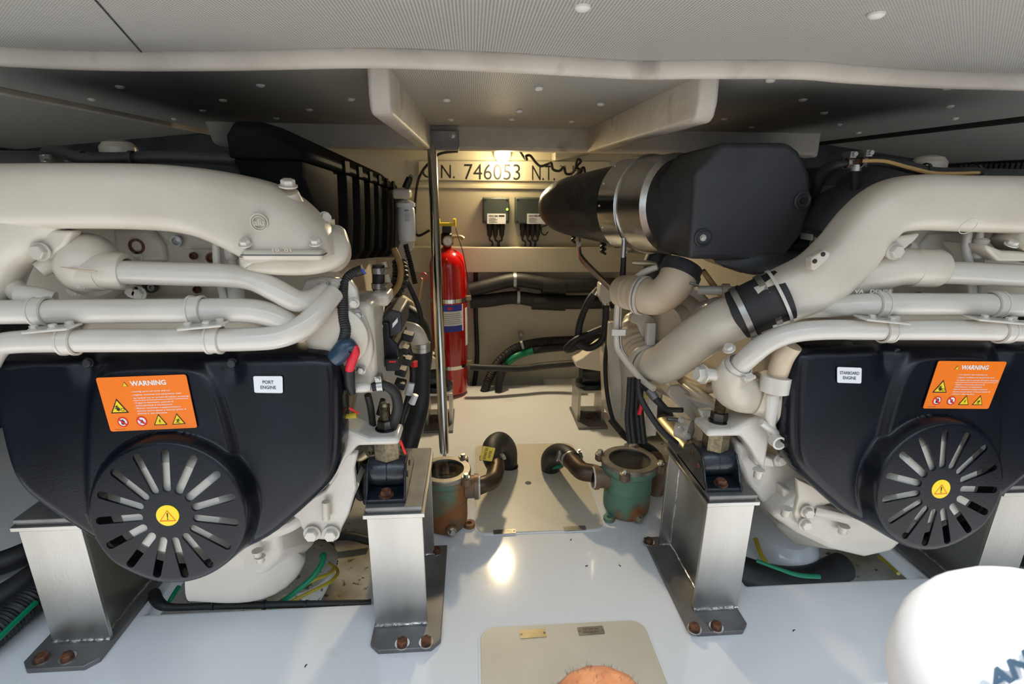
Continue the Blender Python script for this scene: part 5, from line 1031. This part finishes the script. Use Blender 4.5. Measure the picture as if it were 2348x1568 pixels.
for o, a, b, w_ in ((ha, 1270, 655, 27), (hb, 1258, 692, 38)): c0, c1 = P(a-w_, b-1, 2.54), P(a+w_, b+2, 2.54); obj('tape_wrap', tube([(c0.x, c0.y, c0.z, sz(c0, 18.6)), (c1.x, c1.y, c1.z, sz(c0, 19))], n=20), 'ink', o)
loose('drain_hose', [(1091, 625, 2.59, 5), (1091, 720, 2.59, 5), (1094, 800, 2.59, 5), (1092, 850, 2.59, 5), (1084, 900, 2.58, 5)], 'rubber', 'thin black hose running straight down the back wall', 'hose')
h1 = loose('ribbed_hose', [(1108, 905, 2.45, 10), (1125, 860, 2.47, 10), (1150, 822, 2.5, 10), (1190, 795, 2.52, 10), (1250, 783, 2.54, 10), (1330, 779, 2.54, 10), (1420, 770, 2.5, 10)], 'rubber', 'ribbed black hose curving from the wall down into the floor recess', 'hose', corr=(.009, .06))
c = P(1197, 790, 2.52); obj('pipe_clip', cat_(ring(c, (1, 0, .3), sz(c, 11), .012, .003, 24), box((c.x-.008, 2.56, c.z+.02), (c.x+.008, 2.618, c.z+.045))), 'steel', h1)
loose('green_hose', [(1158, 835, 2.50, 8), (1180, 818, 2.5, 9), (1205, 808, 2.52, 9), (1222, 803, 2.52, 9)], 'green', 'short green length of hose on the back wall', 'hose')
loose('smooth_hose', [(1142, 905, 2.43, 8), (1146, 870, 2.44, 9), (1158, 838, 2.47, 9)], 'rubber', 'black hose dropping from the green length into the floor recess', 'hose')
loose('smooth_hose', [(1222, 803, 2.52, 9), (1260, 798, 2.53, 9), (1330, 793, 2.53, 9), (1400, 790, 2.5, 9)], 'rubber', 'black hose running right from the green length of hose', 'hose')
loose('power_cable', [(1078, 841, 2.38, 8), (1120, 843, 2.38, 8), (1190, 845, 2.4, 8), (1250, 838, 2.42, 8), (1320, 832, 2.4, 8)], 'rubber', 'thick black cable crossing low in front of the floor recess', 'cable')
loose('looped_hose', [(1372, 662, 1.9, 7), (1350, 690, 1.9, 8), (1330, 740, 1.9, 8), (1322, 790, 1.9, 9), (1300, 800, 1.9, 9), (1320, 780, 1.88, 8), (1360, 762, 1.88, 8), (1400, 745, 1.85, 8)], 'rubber', 'black looped hose hanging left of the starboard engine', 'hose')
loose('looped_hose', [(1390, 700, 1.85, 8), (1388, 740, 1.85, 8), (1380, 780, 1.85, 8), (1350, 798, 1.86, 8), (1325, 785, 1.87, 8)], 'rubber', 'black U shaped hose nearest the starboard engine side', 'hose')
for a, b, c_, d_ in ((1364, 676, 1372, 664), (1388, 692, 1391, 712)): obj('hose_end_fitting', tpx([(a, b, 1.86, 8), (c_, d_, 1.86, 9)], n=14), 'alu', RE)
obj('fuel_pump_block', prism([P(a, b, 1.8) for a, b in ((1378, 650), (1400, 655), (1405, 690), (1385, 700), (1375, 680))], (0, .06, 0)), 'cream', RE, bevel=.006)
loose('battery_cable', [(1395, 770, 1.75, 5), (1388, 830, 1.7, 5), (1392, 900, 1.65, 5), (1405, 960, 1.6, 5), (1425, 990, 1.55, 5)], 'ink', 'black cable dropping to the floor beside the starboard engine', 'cable')
loose('cable_bundle', [(1400, 960, 1.62, 8), (1420, 985, 1.6, 8), (1440, 1005, 1.6, 8), (1500, 1035, 1.6, 9), (1530, 1100, 1.55, 9)], 'rubber', 'black cable bundle lying behind the green strainer', 'cable')
# bilge contents
def inb(name, pts, m, label, cat, **k): return loose(name, pts, m, label, cat, **k)
sh = [(585, 1395, 1.14), (790, 1392, 1.14)]
obj('stern_moulding', loft([[V((-.66+.13*math.cos(a), 1.30+.16*math.sin(a), -.33)) for a in [2*math.pi*k/28 for k in range(28)]], [V((-.56+.13*math.cos(a), 1.30+.15*math.sin(a), -.13)) for a in [2*math.pi*k/28 for k in range(28)]], [V((-.50+.10*math.cos(a), 1.31+.12*math.sin(a), -.07)) for a in [2*math.pi*k/28 for k in range(28)]], [V((-.49+.05*math.cos(a), 1.32+.06*math.sin(a), -.05)) for a in [2*math.pi*k/28 for k in range(28)]]]), 'bilge', label='rounded white moulding in the left bilge opening with cables over it', cat='moulding', sub=1)
obj('stern_moulding', loft([[V((1.02+.14*math.cos(a), 1.45+.2*math.sin(a), z)) for a in [2*math.pi*k/28 for k in range(28)]] for z in (-.33, -.14)]+[[V((1.02+.11*math.cos(a), 1.46+.16*math.sin(a), -.09)) for a in [2*math.pi*k/28 for k in range(28)]], [V((1.02+.05*math.cos(a), 1.46+.07*math.sin(a), -.075)) for a in [2*math.pi*k/28 for k in range(28)]]]), 'gel', label='smooth white moulding in the right bilge opening', cat='moulding', sub=1)
inb('bilge_hose', [(680, 1250, 1.42, 26), (735, 1262, 1.42, 28), (745, 1300, 1.40, 28)], 'rubber', 'ribbed black hose end above the white bilge moulding', 'hose', corr=(.012, .08))
inb('bilge_hose', [(700, 1238, 1.7, 10), (790, 1228, 1.7, 10), (850, 1240, 1.7, 10)], 'rubber', 'thin black hose crossing behind the inner port pedestal', 'hose')
inb('green_cable', [(735, 1278, 1.20, 5), (742, 1272, 1.19, 6), (738, 1292, 1.17, 6), (715, 1325, 1.14, 6), (680, 1355, 1.12, 6), (645, 1382, 1.11, 6), (620, 1400, 1.12, 6)], 'green', 'bright green cable in the left bilge opening', 'cable')
inb('yellow_cable', [(755, 1292, 1.22, 3.5), (765, 1300, 1.2, 4), (755, 1315, 1.17, 4), (715, 1332, 1.14, 4), (670, 1362, 1.12, 4), (640, 1380, 1.12, 4), (610, 1400, 1.13, 4)], 'yg', 'upper yellow cable over the white bilge moulding', 'cable')
inb('yellow_cable', [(770, 1300, 1.24, 3.5), (774, 1315, 1.2, 4), (755, 1335, 1.16, 4), (710, 1358, 1.13, 4), (670, 1378, 1.11, 4), (640, 1395, 1.12, 4)], 'yg', 'lower yellow cable over the white bilge moulding', 'cable')
e = inb('edge_conduit', [(352, 1362, 1.13, 14), (368, 1385, 1.095, 12), (400, 1392, 1.085, 8), (500, 1389, 1.083, 8), (650, 1386, 1.083, 8), (850, 1383, 1.083, 8)], 'rubber', 'black conduit along the front edge of the left floor opening', 'conduit')
for a in (489, 606, 703, 785): c = P(a, 1387, 1.083); obj('cable_tie', ring(c, (1, 0, 0), sz(c, 9), .006, .002, 20), 'ink', e)
inb('green_cable', [(385, 1385, 1.11, 4), (395, 1368, 1.13, 5), (410, 1345, 1.16, 5)], 'green', 'short green cable end at the left corner of the floor opening', 'cable')
inb('bilge_hose', [(1660, 1290, 1.30, 30), (1760, 1325, 1.25, 32), (1850, 1330, 1.25, 32), (1930, 1300, 1.3, 32)], 'rubber', 'thick black hose in the right bilge opening', 'hose')
inb('green_cable', [(1735, 1285, 1.2, 4), (1780, 1302, 1.17, 4), (1830, 1318, 1.14, 5), (1880, 1322, 1.13, 5)], 'green', 'green cable lying on the thick black bilge hose', 'cable')
inb('yellow_cable', [(1732, 1235, 1.3, 5), (1745, 1270, 1.25, 5), (1758, 1292, 1.22, 5)], 'yg', 'yellow cable in front of the right bilge moulding', 'cable')
inb('yellow_cable', [(2015, 1275, 1.3, 4), (2040, 1295, 1.25, 4), (2060, 1315, 1.2, 4)], 'yg', 'thin yellow cable under the starboard guard', 'cable')
# hoses outboard
def lay(name, pts, m, label, cat, z, **k):
    q = [PZ(a, b, z_) for a, b, z_, r in pts]; o = obj(name, tube([(p.x, p.y, p.z, r) for p, (_, _, _, r) in zip(q, pts)], **k), m, label=label, cat=cat); return o
lh = lay('corrugated_hose', [(-160, 1560, .04, .033), (-20, 1455, .04, .033), (60, 1385, .045, .033), (140, 1315, .05, .033), (190, 1270, .05, .033)], 'rubber', 'corrugated black hose with a green stripe at far left', 'hose', 0, corr=(.008, .06), n=22)
obj('green_stripe', tube([(*(PZ(a, b, .060)-V((0, .012, 0))), .006) for a, b in ((-20, 1472), (0, 1460), (40, 1421), (62, 1400), (92, 1372))], n=8), 'green', lh)
lay('corrugated_hose', [(-160, 1440, .04, .03), (0, 1370, .04, .03), (90, 1310, .05, .03), (160, 1250, .05, .03)], 'rubber', 'plain black hose behind the green striped one', 'hose', 0, n=22)
lay('corrugated_hose', [(-100, 1320, .06, .03), (20, 1285, .06, .03), (110, 1245, .06, .03), (200, 1200, .06, .03)], 'rubber', 'black hose at the left edge, highest of three', 'hose', 0, n=22)
lay('corrugated_hose', [(2260, 1262, .05, .03), (2340, 1270, .05, .03), (2450, 1300, .05, .03)], 'rubber', 'ribbed black hose at the right edge behind the pedestal', 'hose', 0, corr=(.009, .07), n=22)
lay('corrugated_hose', [(2260, 1215, .05, .025), (2340, 1205, .05, .025), (2450, 1200, .05, .025)], 'rubber', 'ribbed black hose at the right edge, the upper one', 'hose', 0, corr=(.009, .07), n=22)
# ================= PEOPLE =================
def skin_body(name, joints, edges, m, parent, sub=2):
    me = bpy.data.meshes.new(name); L = ORG[parent.name]
    me.from_pydata([tuple(V(j[:3])-L) for j in joints], edges, [])
    o = bpy.data.objects.new(name, me); link(o); o.parent = parent; ORG[o.name] = L
    md = o.modifiers.new('skin', 'SKIN'); md.use_smooth_shade = True
    for i, j in enumerate(joints): me.skin_vertices[0].data[i].radius = (j[3], j[4] if len(j) > 4 else j[3])
    me.skin_vertices[0].data[0].use_root = True
    s_ = o.modifiers.new('sub', 'SUBSURF'); s_.levels = sub; s_.render_levels = sub; me.materials.append(M[m]); return o
kn = P(1368, 1614, .47)
pr_ = thing('person', 'person with one bare hairy knee just inside the bottom edge', 'person', (.12, .05, 0))
J = [(.16, -.30, .30, .13), (.12, -.34, .50, .13), (.13, -.38, .72, .15, .11), (.13, -.40, .86, .06), (.13, -.38, .95, .085), (.13, -.36, 1.03, .075),
     (.20, -.16, .33, .085), (kn.x+.02, kn.y-.16, kn.z-.02, .070), (kn.x+.003, kn.y-.055, kn.z+.004, .062), (kn.x, kn.y+.004, kn.z+.000, .072), (kn.x, kn.y-.010, kn.z-.07, .054), (kn.x, kn.y-.06, kn.z-.20, .045), (kn.x, kn.y-.09, .06, .032), (kn.x, kn.y-.02, .035, .032), (kn.x, kn.y+.07, .025, .025),
     (.00, -.14, .33, .085), (-.16, .02, .38, .065), (-.17, .06, .33, .05), (-.17, .02, .18, .045), (-.17, -.02, .06, .032), (-.17, .09, .025, .026),
     (-.06, -.40, .80, .045), (-.14, -.32, .58, .038), (-.10, -.12, .46, .028), (.32, -.40, .80, .045), (.38, -.32, .58, .038), (.32, -.14, .44, .028)]
E_ = [(0, 1), (1, 2), (2, 3), (3, 4), (4, 5), (0, 6), (6, 7), (7, 8), (8, 9), (9, 10), (10, 11), (11, 12), (12, 13), (13, 14), (0, 15), (15, 16), (16, 17), (17, 18), (18, 19), (19, 20), (2, 21), (21, 22), (22, 23), (2, 24), (24, 25), (25, 26)]
skin_body('body', J, E_, 'skin', pr_)
sw = obj('shirt', lathe([(.155, .30), (.165, .38), (.16, .55), (.17, .72), (.14, .80), (.075, .85)], (.13, -.36, 0), (0, -.05, 1), 28, False), 'cloth', pr_)
bpy.context.view_layer.update()
bd_ = [o for o in pr_.children if o.name.startswith('body')][0]
ev = bd_.evaluated_get(bpy.context.evaluated_depsgraph_get()); em = ev.to_mesh(); off = ORG[pr_.name]
cand = [(v.co.copy()+off, v.normal.copy()) for v in em.vertices if (v.co+off-kn).length < .10 and v.normal.z > -.2]
hr = []
for i in range(700):
    p, n_ = random.choice(cand); t1 = n_.orthogonal().normalized(); t2 = n_.cross(t1)
    p = p+t1*random.uniform(-.007, .007)+t2*random.uniform(-.007, .007)-n_*.0012
    d = (n_*.8+V((random.uniform(-.6, .6), random.uniform(-.6, .6), random.uniform(-.6, .4)))).normalized(); s_ = d.cross(V((.3, .9, .1))).normalized()*.00022
    hr.append((p-s_, p+s_, p+d*random.uniform(.005, .011)))
ho = obj('knee_hair', ([v for h in hr for v in h], [(3*i, 3*i+1, 3*i+2) for i in range(len(hr))], None), 'hair', pr_, kind='stuff', label='fine dark leg hair')
cd_ = ray(2388, 1625); cc = CAM+cd_.normalized()*(.40*cd_.length/F)
cc = CAM+cd_*(.385/F)
hd = thing('person', 'person in a white cap at the lower right corner', 'person', (cc.x+.06, cc.y-.15, 0))
J = [(cc.x+.08, cc.y-.22, .10, .13), (cc.x+.06, cc.y-.20, .26, .14), (cc.x+.03, cc.y-.12, .42, .12), (cc.x+.01, cc.y-.05, cc.z-.16, .055), (cc.x, cc.y-.01, cc.z-.07, .075), (cc.x, cc.y, cc.z-.01, .078),
     (cc.x+.25, cc.y-.10, .12, .08), (cc.x+.28, cc.y-.30, .05, .06), (cc.x+.20, cc.y-.44, .04, .035), (cc.x+.0, cc.y-.38, .12, .08), (cc.x+.02, cc.y-.55, .05, .05),
     (cc.x+.20, cc.y-.10, .40, .045), (cc.x+.26, cc.y-.02, .22, .036), (cc.x+.24, cc.y+.02, .06, .026), (cc.x-.12, cc.y-.16, .38, .045), (cc.x-.12, cc.y-.14, .2, .034), (cc.x-.10, cc.y-.16, .06, .026)]
skin_body('body', J, [(0, 1), (1, 2), (2, 3), (3, 4), (4, 5), (0, 6), (6, 7), (7, 8), (0, 9), (9, 10), (2, 11), (11, 12), (12, 13), (2, 14), (14, 15), (15, 16)], 'skin', hd)
g = blob(cc, (.091, .100, .096), 24); crown = [v for v in g[0]]
vs = []; keep = {}
for i, v in enumerate(g[0]):
    if v.z > cc.z-.045: keep[i] = len(vs); vs.append(v)
cp_ = obj('cap_crown', (vs, [tuple(keep[i] for i in f) for f in g[1] if all(i in keep for i in f)]), 'cap'); cp_.name = 'sun_cap'; ORG[cp_.name] = ORG['cap_crown']; cp_['label'] = 'white cotton cap with dark lettering at the lower right corner'; cp_['category'] = 'cap'
obj('cap_visor', prism([V((cc.x+.085*math.cos(a)-.0, cc.y-.10-.07*math.sin(a), cc.z-.045)) for a in [math.pi*k/12 for k in range(13)]], (0, 0, .004)), 'cap', cp_)
vd = (CAM-cc).normalized()
def onsph(px, py):
    d = ray(px, py).normalized(); oc = CAM-cc; b = oc.dot(d); c_ = oc.length_squared-.099**2; t_ = -b-math.sqrt(max(b*b-c_, 0)); return CAM+d*t_
q = Quad(onsph(2268, 1600), onsph(2400, 1520), onsph(2372, 1468), onsph(2252, 1546))
q.n = -ray(2330, 1530).normalized()
obj('cap_lettering', q.text('ANI', .05, .1, .8, .006, width=.9, bold=.05), 'navy', cp_)

cr = None
for px, py, an in ((1345, 1298, .2), (1309, 1238, .9), (1421, 1297, 2.0), (701, 1527, 1.2), (1820, 1446, .5)):
    p = PZ(px, py, 0)
    if cr is None: o = cr = obj('rubber_crumb', tube([(-.004, 0, .0012, .0009), (0, .0012, .0014, .0012), (.004, 0, .0012, .0008)], n=8), 'ink')
    else: o = cr.copy(); link(o)
    o.location = (p.x, p.y, .0003); o.rotation_euler = (0, 0, an); o['label'] = 'tiny dark crumb lying on the open white floor'; o['category'] = 'debris'; o['group'] = 'dark crumbs on the white floor'
